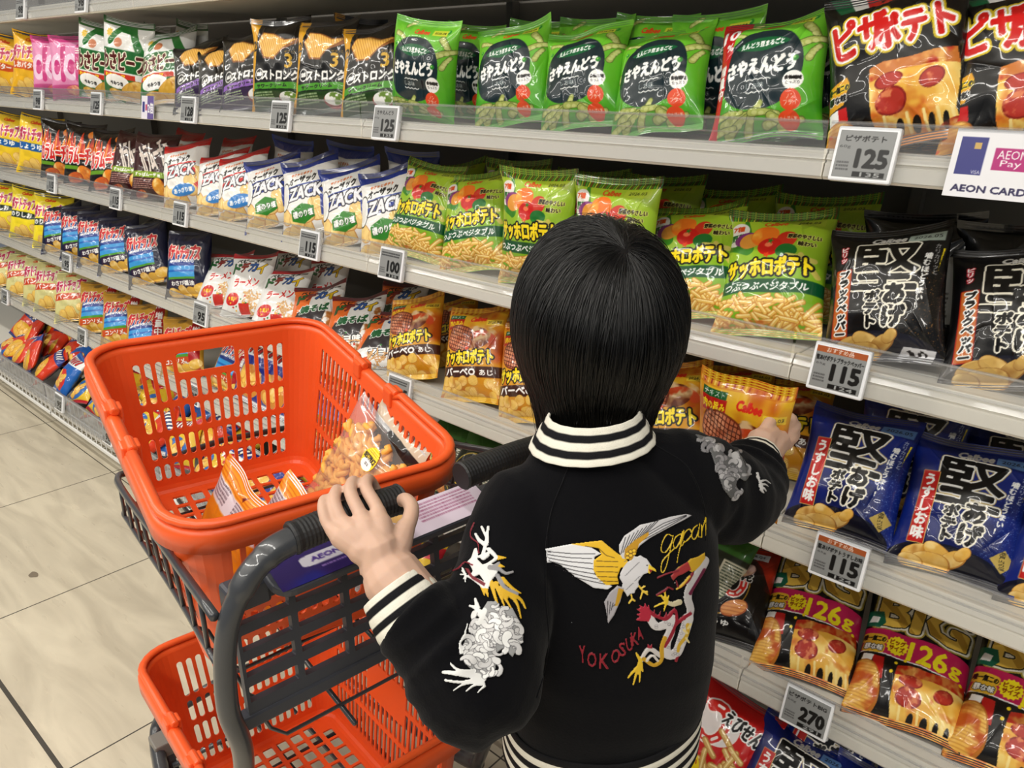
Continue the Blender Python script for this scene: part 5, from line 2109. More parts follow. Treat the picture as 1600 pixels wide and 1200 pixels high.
# left hand closed over the grip: back of the hand towards us, four fingers over the top, thumb on the near side
for base, f, r in (((590, 872, .7205), [(545, 845, .7215), (515, 823, .7285), (505, 797, .7370), (507, 781, .752), (514, 787, .768), (524, 806, .779)], .0061),
                   ((594, 872, .7185), [(560, 840, .7215), (536, 815, .7300), (523, 786, .7420), (526, 766, .762), (534, 772, .780), (545, 796, .792)], .0066),
                   ((599, 872, .7185), [(578, 835, .7220), (563, 803, .7330), (548, 771, .7500), (551, 753, .772), (558, 758, .790), (570, 784, .803)], .0069),
                   ((604, 872, .7205), [(596, 832, .7250), (590, 796, .7400), (573, 765, .7580), (574, 750, .780), (581, 754, .800), (594, 778, .812)], .0068)):
    finger(B, f, r)
    B.tube(bez(P3([base, f[0], f[1]]), 5), [.0150] * 4 + [.0122] * 4 + [.0098, .0084, r + .0008], 12)
finger(B, [(612, 862, .722), (628, 838, .732), (640, 812, .748), (643, 793, .764), (634, 781, .780), (626, 783, .790)], .0085)
B.tube(P3([(606, 878, .722), (624, 846, .731), (636, 818, .744)]), [.016, .0135, .009], 12)
B.tube(P3([(598, 890, .722), (590, 850, .7205), (574, 830, .7235)]), [.022, .019, .012], 12)
# right hand pinching the bag's upper corner: thumb in front, fingers behind
B.tube(P3([(1183, 716, .905), (1199, 700, .925), (1217, 686, .945)]), [.021, .021, .016], 12)
B.tube(P3([(1183, 712, .905), (1190, 690, .915), (1205, 678, .935)]), [.019, .018, .014], 12)
for f, r in (([(1215, 700, .935), (1231, 694, .95), (1234, 684, .975), (1223, 682, .99), (1213, 684, .995)], .0066),
             ([(1221, 690, .94), (1239, 684, .955), (1241, 674, .98), (1229, 670, .995), (1217, 672, 1.0)], .0070),
             ([(1217, 686, .945), (1239, 672, .955), (1243, 664, .98), (1229, 658, .995), (1217, 660, 1.0)], .0072),
             ([(1211, 682, .945), (1233, 664, .953), (1238, 655, .975), (1225, 648, .992), (1213, 650, .998)], .0070),
             ([(1193, 700, .912), (1191, 684, .915), (1198, 668, .924), (1206, 655, .934), (1210, 650, .939)], .0083)):
    finger(B, f, r)
person = remeshed(B, "person", M['skin'], None, .0017, 4)
tag(person, "child with black bob haircut in black embroidered jacket, reaching for a yellow bag", "person")
for s_ in (1, -1):
    e_ = MB()
    ell_loft(e_, HC + HF * .074 + HR * s_ * .028 - ZU * .012, HR, HF, ZU, .011, .006, .007, 12, 8)
    e_.build("eye", M['eye'], person, smooth=True)

# ---- jacket: trunk and sleeves fused, with folds
J = MB()
sec = [((938, 1140, .838), .090, .074), ((938, 1100, .829), .098, .082), ((942, 1058, .819), .106, .087), ((946, 1000, .804), .109, .088), ((951, 900, .784), .108, .085), ((951, 830, .772), .107, .080),
       ((946, 785, .767), .103, .072), ((940, 745, .763), .082, .060), ((930, 716, .762), .066, .053), ((924, 700, .762), .054, .047)]
J.loft([ring(at(*c), a, b, 40) for c, a, b in sec])
J.tube(bez([shL + RB * .045, shL, (shL * .55 + elL * .45) - RB * .004, elL, (elL * .45 + at(640, 960, .705) * .55), at(640, 957, .708)], 8),
       [.044] * 8 + [.049] * 8 + [.050] * 8 + [.049] * 8 + [.043] * 8 + [.037], 20)
J.tube(bez([shR - RB * .045, shR, (shR + elR) / 2 + ZU * .002, elR, (elR + wrR) / 2, at(1179, 729, .888)], 8),
       [.050] * 8 + [.054] * 8 + [.051] * 8 + [.047] * 8 + [.040] * 8 + [.032], 20)


def folds(co, no):
    d = np.zeros(len(co))

    def along(a, b):
        ab = b - a
        t = ((co - a) @ ab) / (ab @ ab)
        return t, np.linalg.norm(co - a - np.clip(t, 0, 1)[:, None] * ab, axis=1)
    for a, b, ph in ((shL, elL, 0.3), (elL, at(640, 957, .708), 1.2), (shR, elR, 2.0), (elR, wrR, .7)):
        t, r = along(a, b)
        w = np.clip(1 - np.abs(t - .5) / .7, 0, 1) * np.clip((.075 - r) / .02, 0, 1)
        s = co @ np.array([3.0, -2.0, 9.0]) * 9 + t * 22 + ph
        d += .0026 * w * (np.abs(np.sin(s * .55)) ** 3 - .3)
    t, r = along(elL - ZU * .02, elL + ZU * .02)
    d += .004 * np.exp(-(r / .05) ** 2) * np.sin(co @ np.array([60, 40, 90.0]))
    d += .0016 * np.sin(co @ np.array([31, 22, 12.0]) + 1.5 * np.sin(co @ np.array([9, -17, 23.0]))) 
    z0 = sec[0][0]
    return co + no * d[:, None]


jacket = remeshed(J, "jacket", M['fleece'], person, .0034, 6, folds)
jacket["label"] = "black fleece jacket with an embroidered eagle and dragon on its back"


def ribbing(name, path, radii, bands, parent, n=72, m=None, ax=None, ay=None, ribs=90, label=None):
    """Knitted band swept along path; bands = list of colours from first to last."""
    m = len(path)
    co, col = [], []
    for i in range(m):
        c = np.asarray(path[i], float)
        if ax is None:
            t = np.asarray(path[min(i + 1, m - 1)], float) - np.asarray(path[max(i - 1, 0)], float)
            t /= np.linalg.norm(t)
            a = np.cross(t, ZU)
            a /= np.linalg.norm(a)
            b = np.cross(t, a)
        else:
            a, b = ax, ay
        rx, ry = radii[i]
        bd = bands[min(len(bands) - 1, int(i / m * len(bands)))]
        for k in range(n + 1):
            q = 2 * PI * k / n
            e = 1 + .007 * math.sin(ribs * q) + .010 * math.sin(PI * ((i / m * len(bands)) % 1))
            co.append(c + a * rx * e * math.cos(q) + b * ry * e * math.sin(q))
            col.append(tuple(lin(bd)) + (0,))
    f = grid_faces(n + 1, m)
    o = link(bpy.data.objects.new(name, raw_mesh(name, np.array(co), f, np.array(col), M['knit'])), parent)
    k = o.modifiers.new("thickness", 'SOLIDIFY')
    k.thickness = .0025
    k.offset = -1
    if label:
        o["label"] = label
    return o


IV, DK = (226, 222, 208), (17, 17, 20)
cb0 = at(924, 702, .762)
path, rad = [], []
for i in range(30):
    t = i / 29
    path.append(cb0 + ZU * (.030 * t + .008) + FB * (.006 * t))
    rad.append((.0620 - .018 * t, .0560 - .016 * t))
ribbing("collar", path, rad, [IV, DK, IV, DK, IV], jacket, ax=RB + ZU * .13, ay=FB, label="striped black and white knit collar")
a_, b_ = at(655, 978, .704), at(613, 917, .7135)
path = [a_ + (b_ - a_) * t for t in np.linspace(0, 1, 40)]
ribbing("cuff", path, [(.0385 - .007 * t + .002 * math.sin(PI * t), .0375 - .007 * t) for t in np.linspace(0, 1, 40)], [DK, IV, DK, IV, DK, IV], jacket, label="striped left cuff")
a_, b_ = at(1174, 735, .882), at(1184, 714, .910)
path = [a_ + (b_ - a_) * t for t in np.linspace(0, 1, 40)]
ribbing("cuff", path, [(.0330 - .006 * t, .0330 - .006 * t) for t in np.linspace(0, 1, 40)], [DK, IV, DK, IV, DK, IV], jacket, label="striped right cuff")
hb = at(940, 1098, .829)
path = [hb - ZU * (.056 * t - .004) for t in np.linspace(0, 1, 40)]
ribbing("hem", path, [(.1015 + .001 * t, .0855 + .001 * t) for t in np.linspace(0, 1, 40)], [DK, IV, DK, IV, DK, IV, DK], jacket, n=96, ax=RB + ZU * .16, ay=FB, label="striped knit hem")

# raglan seams
jb = BVHTree.FromObject(jacket, bpy.context.evaluated_depsgraph_get())
for L in ([(892, 722), (880, 752), (862, 800), (853, 860), (852, 930), (857, 1000), (850, 1050), (838, 1090)], [(1012, 690), (1040, 706), (1070, 726), (1090, 760), (1101, 800), (1102, 845)]):
    pts = []
    for x_, y_ in bez([(a, b, 0) for a, b in L], 8) and [(q[0], q[1]) for q in bez([(a, b, 0) for a, b in L], 8)]:
        d = Vector(ray(x_, y_))
        h = jb.ray_cast(Vector(EYE), d.normalized())
        if h[0] is not None:
            pts.append(np.array(h[0]) + np.array(h[1]) * .0002)
    if len(pts) > 3:
        MB().tube(pts, .0009, 5).build("seam", M['fleece'], jacket, smooth=True)


# ---- embroidery, stitched in relief on the jacket
def stitch(name, x0, y0, x1, y1, sc, draw, label):
    """draw works in a frame sc times finer than the picture, y down from (x0, y0); the patch follows the jacket's surface."""
    W, H = (x1 - x0), (y1 - y0)
    a = Art(W * sc, H * sc, sc * .8, (120, 120, 120), 5)
    fl = lambda L: [(x, H * sc - y) for x, y in L]
    draw(a, fl)
    cov, c = a.cover(), a.verts()
    k = cov.copy()
    for _ in range(3):
        k = (k + np.roll(k, 1, 0) + np.roll(k, -1, 0) + np.roll(k, 1, 1) + np.roll(k, -1, 1)) / 5
    th = .5 + .5 * np.sin((np.arange(a.nx)[None] * .9 + np.arange(a.ny)[:, None] * 2.1))
    need = k > .15
    pos = np.full((a.ny, a.nx, 3), np.nan)
    for j in range(a.ny):
        py = y1 - H * j / (a.ny - 1)
        for i in np.where(need[j])[0]:
            d = Vector(ray(x0 + W * i / (a.nx - 1), py)).normalized()
            h = jb.ray_cast(Vector(EYE), d)
            if h[0] is not None:
                pos[j, i] = np.array(h[0]) + np.array(h[1]) * (.0004 + .0016 * k[j, i] * cov[j, i] + .00016 * th[j, i])
    f = grid_faces(a.nx, a.ny)
    P = pos.reshape(-1, 3)
    ok = (cov.ravel()[f] > .5).sum(1) >= 3
    ok &= ~np.isnan(P[f]).any((1, 2))
    span = np.nan_to_num(np.ptp(P[f], axis=1)).max(1)
    f = f[ok & (span < .006)]
    us, inv = np.unique(f, return_inverse=True)
    col = c.reshape(-1, 4)[us]
    col[:, 3] = 0
    o = link(bpy.data.objects.new(name, raw_mesh(name, P[us], inv.reshape(-1, 4), col, M['thread'])), jacket)
    o["label"] = label
    return o


GRY, GLD, CRM, INK = (200, 198, 200), (206, 168, 40), (150, 34, 54), (38, 36, 40)


def d_eagle(a, f):
    a.poly(f([(48, 268), (210, 238), (330, 255), (400, 300), (360, 320), (350, 380), (360, 430), (430, 480), (470, 500), (440, 522), (350, 512), (300, 480), (240, 445), (150, 372), (100, 356), (55, 358)]), (222, 222, 224))
    for y0_, x1_, y1_ in ((285, 360, 300), (305, 340, 330), (325, 345, 360), (345, 350, 395), (372, 360, 425), (405, 380, 455), (440, 420, 485)):
        a.cap(f([(60 + max(0, y0_ - 340) * 1.6, y0_), ((60 + x1_) / 2 + max(0, y0_ - 340), (y0_ + y1_) / 2 + 6), (x1_, y1_)]), 2.4, INK)
    a.poly(f([(205, 238), (400, 216), (490, 290), (560, 340), (575, 370), (520, 390), (500, 440), (510, 490), (430, 492), (370, 440), (350, 400), (352, 340), (400, 305), (380, 265), (300, 255)]), (222, 182, 44))
    for y in (345, 378, 410, 440, 466):
        a.cap(f([(360 + abs(y - 380) * .3, y), (500, y + 4)]), 2.2, (96, 70, 20))
    a.cap(f([(300, 252), (385, 268), (430, 310), (480, 325)]), 2.2, (96, 70, 20))
    a.poly(f([(505, 285), (505, 250), (540, 190), (600, 150), (640, 120), (740, 98), (820, 72), (920, 55), (960, 65), (900, 100), (800, 150), (700, 205), (640, 250), (600, 300), (560, 332), (530, 330)]), GRY)
    for k in range(9):
        a.cap(f([(520 + 12 * k, 300 - 8 * k), (548 + 26 * k, 200 - 14 * k)]), 2.2, INK)
    for k in range(3):
        a.cap(f([(650, 220 - 14 * k), (780, 150 - 18 * k), (920, 72 - 4 * k)]), 2.0, INK)
    a.poly(f([(540, 322), (545, 270), (600, 220), (690, 165), (690, 190), (630, 240), (615, 300), (580, 345)]), (190, 146, 36))
    for x, y in ((560, 300), (580, 285), (600, 280), (560, 325), (580, 310), (602, 300)):
        a.ell(*f([(x, y)])[0], 11, 9, (230, 190, 60), ((2.5, (96, 70, 20)),))
    bd = [(560, 350), (590, 335), (600, 312), (620, 318), (640, 308), (660, 322), (680, 330), (700, 360), (720, 390), (690, 420), (660, 430), (630, 470), (632, 500), (612, 525), (605, 545), (580, 548), (560, 570), (545, 540), (525, 520), (528, 480), (510, 450), (515, 420), (530, 390)]
    a.poly(f(bd), (206, 204, 206))
    for k in range(16):
        x, y = 540 + (k * 37) % 90, 350 + (k * 53) % 180
        a.cap(f([(x, y), (x + 14, y - 8)]), 1.6, (120, 118, 122))
    a.poly(f([(690, 365), (735, 395), (742, 418), (715, 405), (700, 428), (685, 420)]), (226, 196, 60))
    a.poly(f([(690, 395), (715, 402), (700, 420)]), CRM)
    a.ell(*f([(680, 372)])[0], 5, 4, INK)
    a.poly(f([(500, 495), (540, 510), (520, 590), (480, 680), (440, 738), (425, 640), (415, 600), (450, 540)]), (170, 166, 170))
    for k in range(4):
        a.cap(f([(440 + 16 * k, 590 + 6 * k), (436 + 12 * k, 700 - 26 * k)]), 2, INK)
    a.poly(f([(505, 510), (540, 520), (500, 620), (482, 622)]), (190, 150, 40))
    for L in ([(632, 500), (655, 530), (684, 535)], [(655, 530), (684, 552)], [(655, 530), (640, 578)], [(648, 512), (668, 500)], [(585, 555), (590, 580), (570, 606)], [(590, 580), (606, 592)]):
        a.cap(f(L), 7, (220, 190, 80))


def d_japan(a, f):
    for L in ([(835, 192), (805, 183), (775, 232), (768, 280), (795, 292), (828, 240), (842, 188), (822, 280), (802, 370), (782, 416), (767, 402), (775, 352), (812, 305), (850, 268)],
              [(886, 180), (858, 200), (842, 240), (858, 268), (885, 220), (898, 165), (884, 236), (898, 250), (908, 222)],
              [(908, 158), (892, 230), (872, 312), (866, 356)], [(896, 222), (915, 172), (944, 150), (954, 182), (934, 214), (904, 234)],
              [(992, 126), (968, 148), (955, 190), (975, 212), (998, 160), (1005, 116), (996, 190), (1012, 198)],
              [(1016, 126), (1016, 202)], [(1017, 165), (1034, 108), (1043, 82), (1040, 188)]):
        a.cap(f([(q[0], q[1]) for q in bez([(x, y, 0) for x, y in L], 5)]), 4.6, (206, 176, 44))


def d_yoko(a, f):
    for ch, x, y, w, h, r in (("Y", 282, 925, 36, 108, .10), ("O", 340, 958, 56, 92, .12), ("K", 416, 966, 58, 96, -.05), ("O", 487, 935, 50, 88, -.3), ("S", 530, 893, 40, 84, .2),
                              ("U", 572, 862, 36, 80, .3), ("K", 606, 828, 38, 78, .35), ("A", 637, 794, 32, 78, .4)):
        p = f([(x, y)])[0]
        a.text(ch, p[0], p[1], w, h, (146, 34, 50), bold=3.4, rot=r * .5)


def d_dragon(a, f):
    C_ = lambda L: [(q[0], q[1]) for q in bez([(x, y, 0) for x, y in L], 5)]
    a.cap(f(C_([(1035, 345), (1000, 420), (950, 500), (930, 570), (948, 640), (938, 700)])), (30, 24), (190, 186, 186))
    a.cap(f(C_([(1030, 400), (990, 470), (945, 545)])), 11, (110, 30, 64))
    a.cap(f(C_([(700, 700), (735, 748), (790, 740), (830, 700), (826, 780), (800, 850), (805, 920), (860, 915), (890, 850), (915, 770), (935, 700)])), (26, 34), (204, 200, 200))
    rng = np.random.default_rng(3)
    for k in range(40):
        x, y = 720 + 200 * rng.random(), 700 + 230 * rng.random()
        p = f([(x, y)])[0]
        m = a.m_ell(p[0], p[1], 11, 8) - a.m_ell(p[0], p[1], 9, 6)
        a.put(np.clip(m, 0, 1) * (a.a > .5), (130, 126, 130))
    a.cap(f(C_([(700, 660), (745, 690), (800, 700), (850, 650), (862, 720), (820, 820), (790, 870)])), (12, 10), CRM)
    for x, y, u_, v_ in ((720, 670, 730, 640), (750, 685, 770, 650), (790, 690, 805, 655), (850, 660, 850, 620), (900, 700, 950, 650), (880, 720, 900, 690), (860, 690, 866, 640)):
        a.poly(f([(x - 10, y + 8), (u_, v_), (x + 12, y + 10)]), CRM)
    a.cap(f(C_([(860, 740), (900, 700), (945, 670)])), 10, CRM)
    a.poly(f([(690, 720), (640, 718), (608, 712), (636, 690), (612, 676), (640, 664), (612, 640), (640, 634), (628, 612), (660, 628), (668, 598), (684, 630), (692, 606), (702, 650), (705, 690)]), (172, 44, 66))
    a.cap(f(C_([(880, 600), (840, 612), (800, 600)])), (20, 14), (200, 190, 160))
    for L in ([(800, 600), (770, 560), (745, 560)], [(800, 600), (790, 540), (796, 520)], [(800, 600), (815, 560)], [(800, 600), (765, 610), (725, 630)], [(800, 600), (785, 655)]):
        a.cap(f(L), (10, 5), (222, 192, 60))
    a.poly(f([(1040, 290), (1000, 316), (950, 330), (930, 350), (880, 380), (860, 400), (875, 420), (905, 410), (930, 400), (960, 420), (1000, 380), (1035, 330)]), (196, 160, 50))
    a.poly(f([(930, 350), (890, 376), (856, 404), (826, 440), (842, 470), (870, 440), (900, 430), (950, 400)]), (160, 60, 60))
    for L in ([(860, 470), (880, 510), (930, 470), (960, 420)], [(840, 520), (810, 506), (800, 520), (740, 555)], [(870, 405), (820, 420), (790, 430), (745, 450)]):
        a.cap(f(C_(L)), 7, (130, 40, 50))
    a.cap(f(C_([(865, 520), (900, 490), (940, 440)])), 6, (206, 170, 60))
    a.cap(f(C_([(760, 930), (700, 890), (660, 930), (650, 960)])), (16, 12), (206, 200, 196))
    a.cap(f(C_([(660, 950), (720, 990), (770, 960), (770, 880), (790, 820)])), 13, (196, 156, 44))
    a.cap(f(C_([(680, 960), (715, 930), (745, 960)])), 9, (212, 206, 200))
    a.poly(f([(680, 880), (684, 856), (700, 870), (716, 855), (714, 885)]), CRM)
    for L in ([(640, 960), (625, 1000), (580, 1050), (565, 1070)], [(630, 1000), (610, 1060), (596, 1112)], [(635, 1000), (636, 1060), (634, 1096)], [(640, 960), (622, 930), (614, 915)], [(645, 980), (655, 1030)]):
        a.cap(f(L), (12, 6), (222, 188, 56))
    a.cap(f(C_([(930, 740), (925, 800), (880, 860), (870, 900)])), (12, 9), (206, 170, 56))
    for L in ([(930, 760), (948, 735)], [(920, 820), (940, 850)], [(925, 790), (905, 770)]):
        a.cap(f(L), 7, (226, 210, 150))
    a.poly(f([(856, 940), (880, 930), (868, 975), (846, 968)]), CRM)


def tangle(a, f, poly, n, seed, lo, hi, r0=13, r1=26):
    """Padded satin-stitch curls packed inside an outline."""
    rng = np.random.default_rng(seed)
    P = np.array(f(poly))
    m = a.m_poly(P)
    a.put(m, (lo[0] * .8,) * 3)
    x0, y0, x1, y1 = P[:, 0].min(), P[:, 1].min(), P[:, 0].max(), P[:, 1].max()
    for k in range(n):
        x, y = rng.uniform(x0, x1), rng.uniform(y0, y1)
        i, j = int(y / a.px), int(x / a.px)
        if not (0 <= i < a.sh[0] and 0 <= j < a.sh[1]) or m[i, j] < .5:
            continue
        r, q = rng.uniform(r0, r1), rng.random() * 6.28
        v = rng.random()
        c = np.asarray(lo) * (1 - v) + np.asarray(hi) * v
        L = [(x + r * math.cos(q + t), y + r * .9 * math.sin(q + t)) for t in np.linspace(0, 1.2 + rng.random() * 1.6, 7)]
        w = rng.uniform(.34, .5) * r
        a.put(a.m_cap(L, (w * 1.15 + 2.4, w * .55 + 2.4)), (70, 68, 72))
        a.put(a.m_cap(L, (w * 1.15, w * .55)), c)


def d_sleeve(a, f):
    C_ = lambda L: [(q[0], q[1]) for q in bez([(x, y, 0) for x, y in L], 5)]
    wt = (222, 222, 220)
    for L in ([(395, 290), (440, 290)], [(395, 335), (430, 345)], [(300, 470), (310, 520)], [(320, 480), (332, 530)], [(350, 440), (400, 620)], [(380, 450), (430, 590)], [(400, 480), (470, 600)],
              [(420, 420), (470, 470), (530, 510)], [(430, 500), (500, 560), (530, 665)], [(470, 510), (530, 550), (560, 605)], [(400, 420), (450, 540)]):
        a.cap(f(C_(L)) if len(L) > 2 else f(L), (16, 6), (212, 172, 40))
    a.poly(f([(205, 315), (230, 290), (250, 232), (268, 228), (275, 270), (270, 300), (300, 330), (330, 320), (370, 330), (400, 360), (380, 400), (345, 440), (338, 482), (300, 480), (230, 425), (196, 405), (215, 392), (290, 425), (310, 440), (280, 395), (236, 415), (222, 400), (240, 370), (225, 340)]), wt)
    a.poly(f([(190, 350), (205, 380), (240, 425), (310, 468), (318, 450), (280, 425), (240, 400), (215, 355)]), (120, 24, 40))
    for x, y in ((175, 370), (165, 392), (185, 420), (195, 440), (176, 352)):
        a.cap(f([(200, 395), (x, y)]), 6, wt)
    for L in ([(278, 262), (272, 200), (232, 165), (230, 120), (250, 70)], [(240, 335), (190, 318), (150, 355), (115, 368), (98, 345)]):
        a.cap(f(C_(L)), 5, (128, 30, 48))
    for L in ([(330, 270), (300, 290), (320, 210), (330, 180), (296, 98)], [(325, 200), (330, 150), (335, 98)], [(310, 205), (280, 180), (258, 142)], [(340, 240), (380, 290), (330, 330)], [(300, 280), (280, 285)]):
        a.cap(f(C_(L)), (15, 9), wt)
    for L in ([(345, 350), (400, 360), (440, 385), (482, 376)], [(390, 400), (430, 470), (510, 515)], [(370, 345), (400, 320)]):
        a.cap(f(C_(L)), (15, 9), (150, 148, 150))
    tangle(a, f, [(270, 690), (280, 640), (330, 560), (380, 560), (420, 620), (480, 600), (510, 660), (545, 720), (545, 800), (505, 860), (480, 908), (455, 880), (440, 840), (370, 890), (378, 980), (340, 1020), (290, 1052), (240, 1000), (190, 950), (165, 870), (180, 800), (215, 790), (222, 720), (250, 700)], 120, 8, (196, 194, 194), (238, 238, 236), 26, 46)
    for L in ([(300, 640), (250, 600), (222, 590)], [(270, 600), (255, 545)], [(310, 620), (280, 690), (262, 690)]):
        a.cap(f(C_(L)), (16, 9), wt)
    for L in ([(165, 880), (150, 830), (180, 770), (202, 704)], [(160, 850), (150, 810)]):
        a.cap(f(C_(L)), (10, 5), wt)
    for L, r in (([(265, 1030), (160, 1012), (58, 1000)], (20, 13)), ([(275, 1045), (180, 1060), (70, 1050)], (14, 9)), ([(290, 1060), (180, 1075), (118, 1112)], (11, 5)), ([(300, 1075), (240, 1085), (196, 1118)], (12, 5)),
                 ([(308, 1088), (280, 1110), (266, 1126)], (8, 4)), ([(230, 995), (150, 990), (105, 955), (98, 940)], (13, 4))):
        a.cap(f(C_(L)), r, wt)


def d_right(a, f):
    C_ = lambda L: [(q[0], q[1]) for q in bez([(x, y, 0) for x, y in L], 5)]
    g_ = (168, 166, 166)
    tangle(a, f, [(25, 475), (110, 500), (150, 560), (205, 560), (215, 600), (262, 640), (330, 600), (380, 650), (410, 700), (445, 770), (400, 825), (345, 800), (330, 850), (352, 900), (345, 955), (290, 950), (235, 880), (205, 800), (170, 700), (140, 610), (70, 520)], 130, 12, (136, 134, 136), (200, 198, 198), 20, 36)
    a.ell(*f([(320, 640)])[0], 30, 28, (190, 188, 188))
    for L in ([(200, 590), (205, 562)], [(280, 640), (292, 595)], [(380, 780), (445, 775)], [(170, 600), (160, 575)]):
        a.cap(f(L), (12, 6), g_)
    for L in ([(490, 770), (505, 830), (520, 880)], [(510, 830), (550, 820), (590, 845)], [(510, 850), (545, 850), (572, 866)], [(510, 860), (540, 880), (556, 900)], [(515, 880), (530, 900), (540, 915)], [(500, 800), (480, 790)]):
        a.cap(f(C_(L)) if len(L) > 2 else f(L), (12, 4), (196, 194, 192))


stitch("embroidered_eagle", 840, 790, 1120, 1090, 4, d_eagle, "white and gold embroidered eagle")
stitch("embroidered_word", 840, 790, 1120, 1090, 4, d_japan, "gold script word on the back")
stitch("embroidered_letters", 840, 790, 1120, 1090, 4, d_yoko, "crimson embroidered letters on the back")
stitch("embroidered_dragon", 840, 790, 1120, 1090, 4, d_dragon, "silver and crimson embroidered dragon on the back")
stitch("embroidered_dragon", 680, 800, 860, 1100, 4, d_sleeve, "white embroidered dragon on the left sleeve")
stitch("embroidered_dragon", 1080, 580, 1280, 830, 4.8, d_right, "grey embroidered dragon on the right sleeve")

# ---- trousers and shoes
T = MB()
T.loft([ring(at(938, 1185, .85) + ZU * .02, .086, .070), ring(np.array([hip[0], hip[1], .52]), .088, .072), ring(np.array([hip[0], hip[1], .47]), .086, .070)])
for s_ in (1, -1):
    h0 = hip + RB * s_ * .046
    ft = np.array([h0[0], h0[1], .075]) + RB * s_ * .02
    T.tube([h0 - ZU * .02, (h0 + ft) / 2 + FB * .012, ft], [.056, .050, .044], 16)
remeshed(T, "trousers", M['denim'], person, .006, 4)
for s_ in (1, -1):
    ft = np.array([hip[0], hip[1], 0.0]) + RB * s_ * .066
    sh = MB()
    rings = []
    for d, w, z_ in ((-.05, .026, .05), (-.03, .034, .07), (.0, .036, .075), (.04, .038, .055), (.08, .036, .042), (.11, .022, .03)):
        c = ft + FB * d
        rings.append([c + RB * w * math.cos(q) + ZU * max(0.001, z_ * .5 + z_ * .5 * math.sin(q)) for q in np.linspace(0, 2 * PI, 17)[:-1]])
    sh.loft(rings)
    sh.build("shoe", M['shoe'], person, smooth=True)

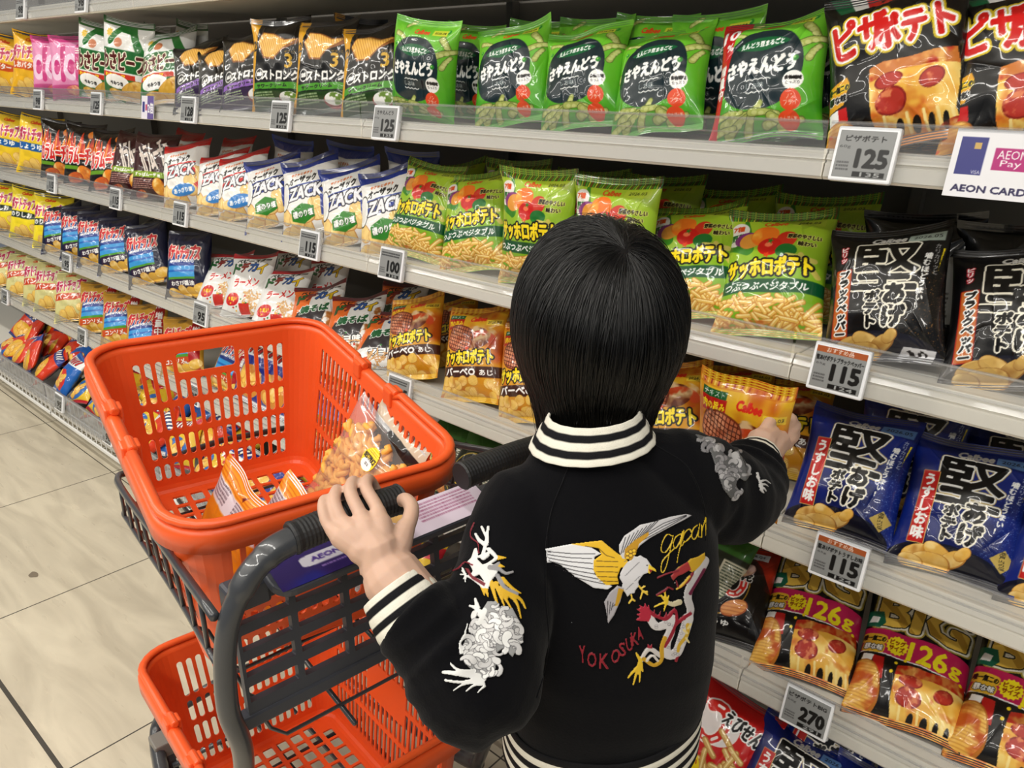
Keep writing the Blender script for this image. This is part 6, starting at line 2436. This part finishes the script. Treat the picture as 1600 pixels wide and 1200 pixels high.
# ---- hair: a close cap below, thousands of strands above
def hair():
    rng = np.random.default_rng(11)
    A = np.array([HR, HF, ZU])                       # head axes
    rad0 = np.array([.080, .090, .098])
    n, st = 15000, 26
    wdir = A @ (at(980, 388, .715) - HC)
    wdir = wdir / rad0
    wdir /= np.linalg.norm(wdir)
    # roots over the scalp, thinner along the parting
    q = rng.normal(size=(n * 3, 3))
    q /= np.linalg.norm(q, axis=1)[:, None]
    face = (q[:, 1] > .45) & (q[:, 2] < .35)
    q = q[(q[:, 2] > -.42 + .25 * (q[:, 1] > .2)) & ~face][:n]
    n = len(q)
    p = q.copy()
    shell = 1.0 + .14 * rng.random(n) ** .8
    loose = rng.random(n) < .16
    lock = (q[:, 0] < -.45) & (q[:, 1] > -.25) & (q[:, 1] < .5)
    cut = -.96 - .04 * np.abs(q[:, 0]) + rng.normal(size=n) * .075 - .16 * loose * rng.random(n) - .30 * lock * rng.random(n) - .04 * (q[:, 0] < 0)
    inward = np.array([[.80, -.06]]) + rng.normal(size=(n, 2)) * np.array([[.16, .08]])
    brow = .08 + rng.normal(size=n) * .05
    P = np.empty((n, st, 3))
    side = np.cross(p, wdir)
    alive = np.ones(n, bool)
    bend = rng.normal(size=(n, 1)) * .10
    ph = rng.random(n) * 6.28
    clump = np.floor(np.arctan2(q[:, 0], -q[:, 1]) * 14 + q[:, 2] * 3)
    cj = np.random.default_rng(3).normal(size=400)
    cb = cj[(clump.astype(int)) % 400][:, None] * .10
    for s_ in range(st):
        t = s_ / (st - 1)
        k = np.minimum(1, .25 + 3.2 * t)[None]
        rr = 1.0 + (shell - 1.0) * np.minimum(1, 3.5 * t)
        P[:, s_] = p * rr[:, None]
        away = p - wdir * (p @ wdir)[:, None]
        away /= np.linalg.norm(away, axis=1)[:, None] + 1e-6
        g = np.tile(np.array([0, 0, -1.0]), (n, 1))
        g -= p * (g * p).sum(1)[:, None] * .85
        fw = max(0, .9 - 1.5 * t)
        d = away * fw + g * (1.25 - fw * .6) + np.cross(p, away) * (bend + cb) 
        d /= np.linalg.norm(d, axis=1)[:, None] + 1e-6
        w = np.clip((-.38 - p[:, 2]) / .35, 0, 1)[:, None]
        fall = np.tile(np.array([0, 0, -1.0]), (n, 1))
        fall[:, :2] -= p[:, :2] * inward
        d = d * (1 - w) + fall * w
        d /= np.linalg.norm(d, axis=1)[:, None]
        nxt = p + d * .132
        ln = np.linalg.norm(nxt, axis=1)[:, None]
        fr_ = .08 + .92 * w
        nxt = nxt / ln * (ln * fr_ + (1 - fr_))
        stop = (nxt[:, 2] < cut) | ((nxt[:, 1] > .52) & (nxt[:, 2] < brow))
        p = np.where(stop[:, None], p + (nxt - p) * .06, nxt)
    W = HC + (P * rad0) @ A
    hc = bpy.data.hair_curves.new("hair")
    hc.add_curves([st] * n)
    hc.position_data.foreach_set("vector", W.astype(np.float32).ravel())
    r = hc.attributes.get("radius") or hc.attributes.new("radius", 'FLOAT', 'POINT')
    tt = np.tile(np.linspace(0, 1, st), n)
    r.data.foreach_set("value", (.00030 * (1 - .7 * tt ** 3)).astype(np.float32))
    m = bpy.data.materials.new("black_hair")
    m.use_nodes = True
    nt = m.node_tree
    nt.nodes.remove(nt.nodes["Principled BSDF"])
    h = nt.nodes.new("ShaderNodeBsdfHairPrincipled")
    h.parametrization = 'MELANIN'
    h.inputs["Melanin"].default_value = 1.0
    h.inputs["Melanin Redness"].default_value = .35
    h.inputs["Roughness"].default_value = .28
    h.inputs["Radial Roughness"].default_value = .4
    h.inputs["Random Roughness"].default_value = .2
    nt.links.new(h.outputs[0], nt.nodes["Material Output"].inputs[0])
    hc.materials.append(m)
    o = link(bpy.data.objects.new("hair", hc), person)
    o["label"] = "straight black bob with a swirl at the crown"
    # the dense underlayer
    cap_m = mat("hair_underlayer", (14, 12, 12), rough=.6, spec=.2)
    u = MB()
    rings = []
    for i in range(19):
        rg = []
        for k_ in range(48):
            f_ = 2 * PI * k_ / 48
            th = .02 + (2.02 - .72 * min(1, max(0, (math.sin(f_) - .35) / .3))) * i / 18
            d = np.array([math.sin(th) * math.cos(f_), math.sin(th) * math.sin(f_), math.cos(th)])
            rg.append(HC + (d * rad0 * 1.0) @ A)
        rings.append(rg)
    u.loft(rings, caps=False)
    o2 = u.build("hair_underlayer", cap_m, person, smooth=True)
    return o


hair()

# ---- the bag in the child's hand
T_ = at(1166, 592, .935)
B_ = T_ - ZU * .2
best = None
for d_ in np.linspace(.85, 1.05, 201):
    q_ = at(1150, 788, d_)
    e_ = abs(np.linalg.norm(q_ - T_) - .205)
    if best is None or e_ < best[0] and q_[1] < .97:
        best = (e_, q_)
B_ = best[1]
hb_ = bag_at('bbq', B_, T_ - B_, .10, "fourth shelf", 1, label="yellow barbecue snack bag gripped in the child's right hand", group="yellow barbecue snack bags on the fourth shelf")
hb_.matrix_world = hb_.matrix_world @ Matrix.Diagonal((.80, 1, 1, 1))
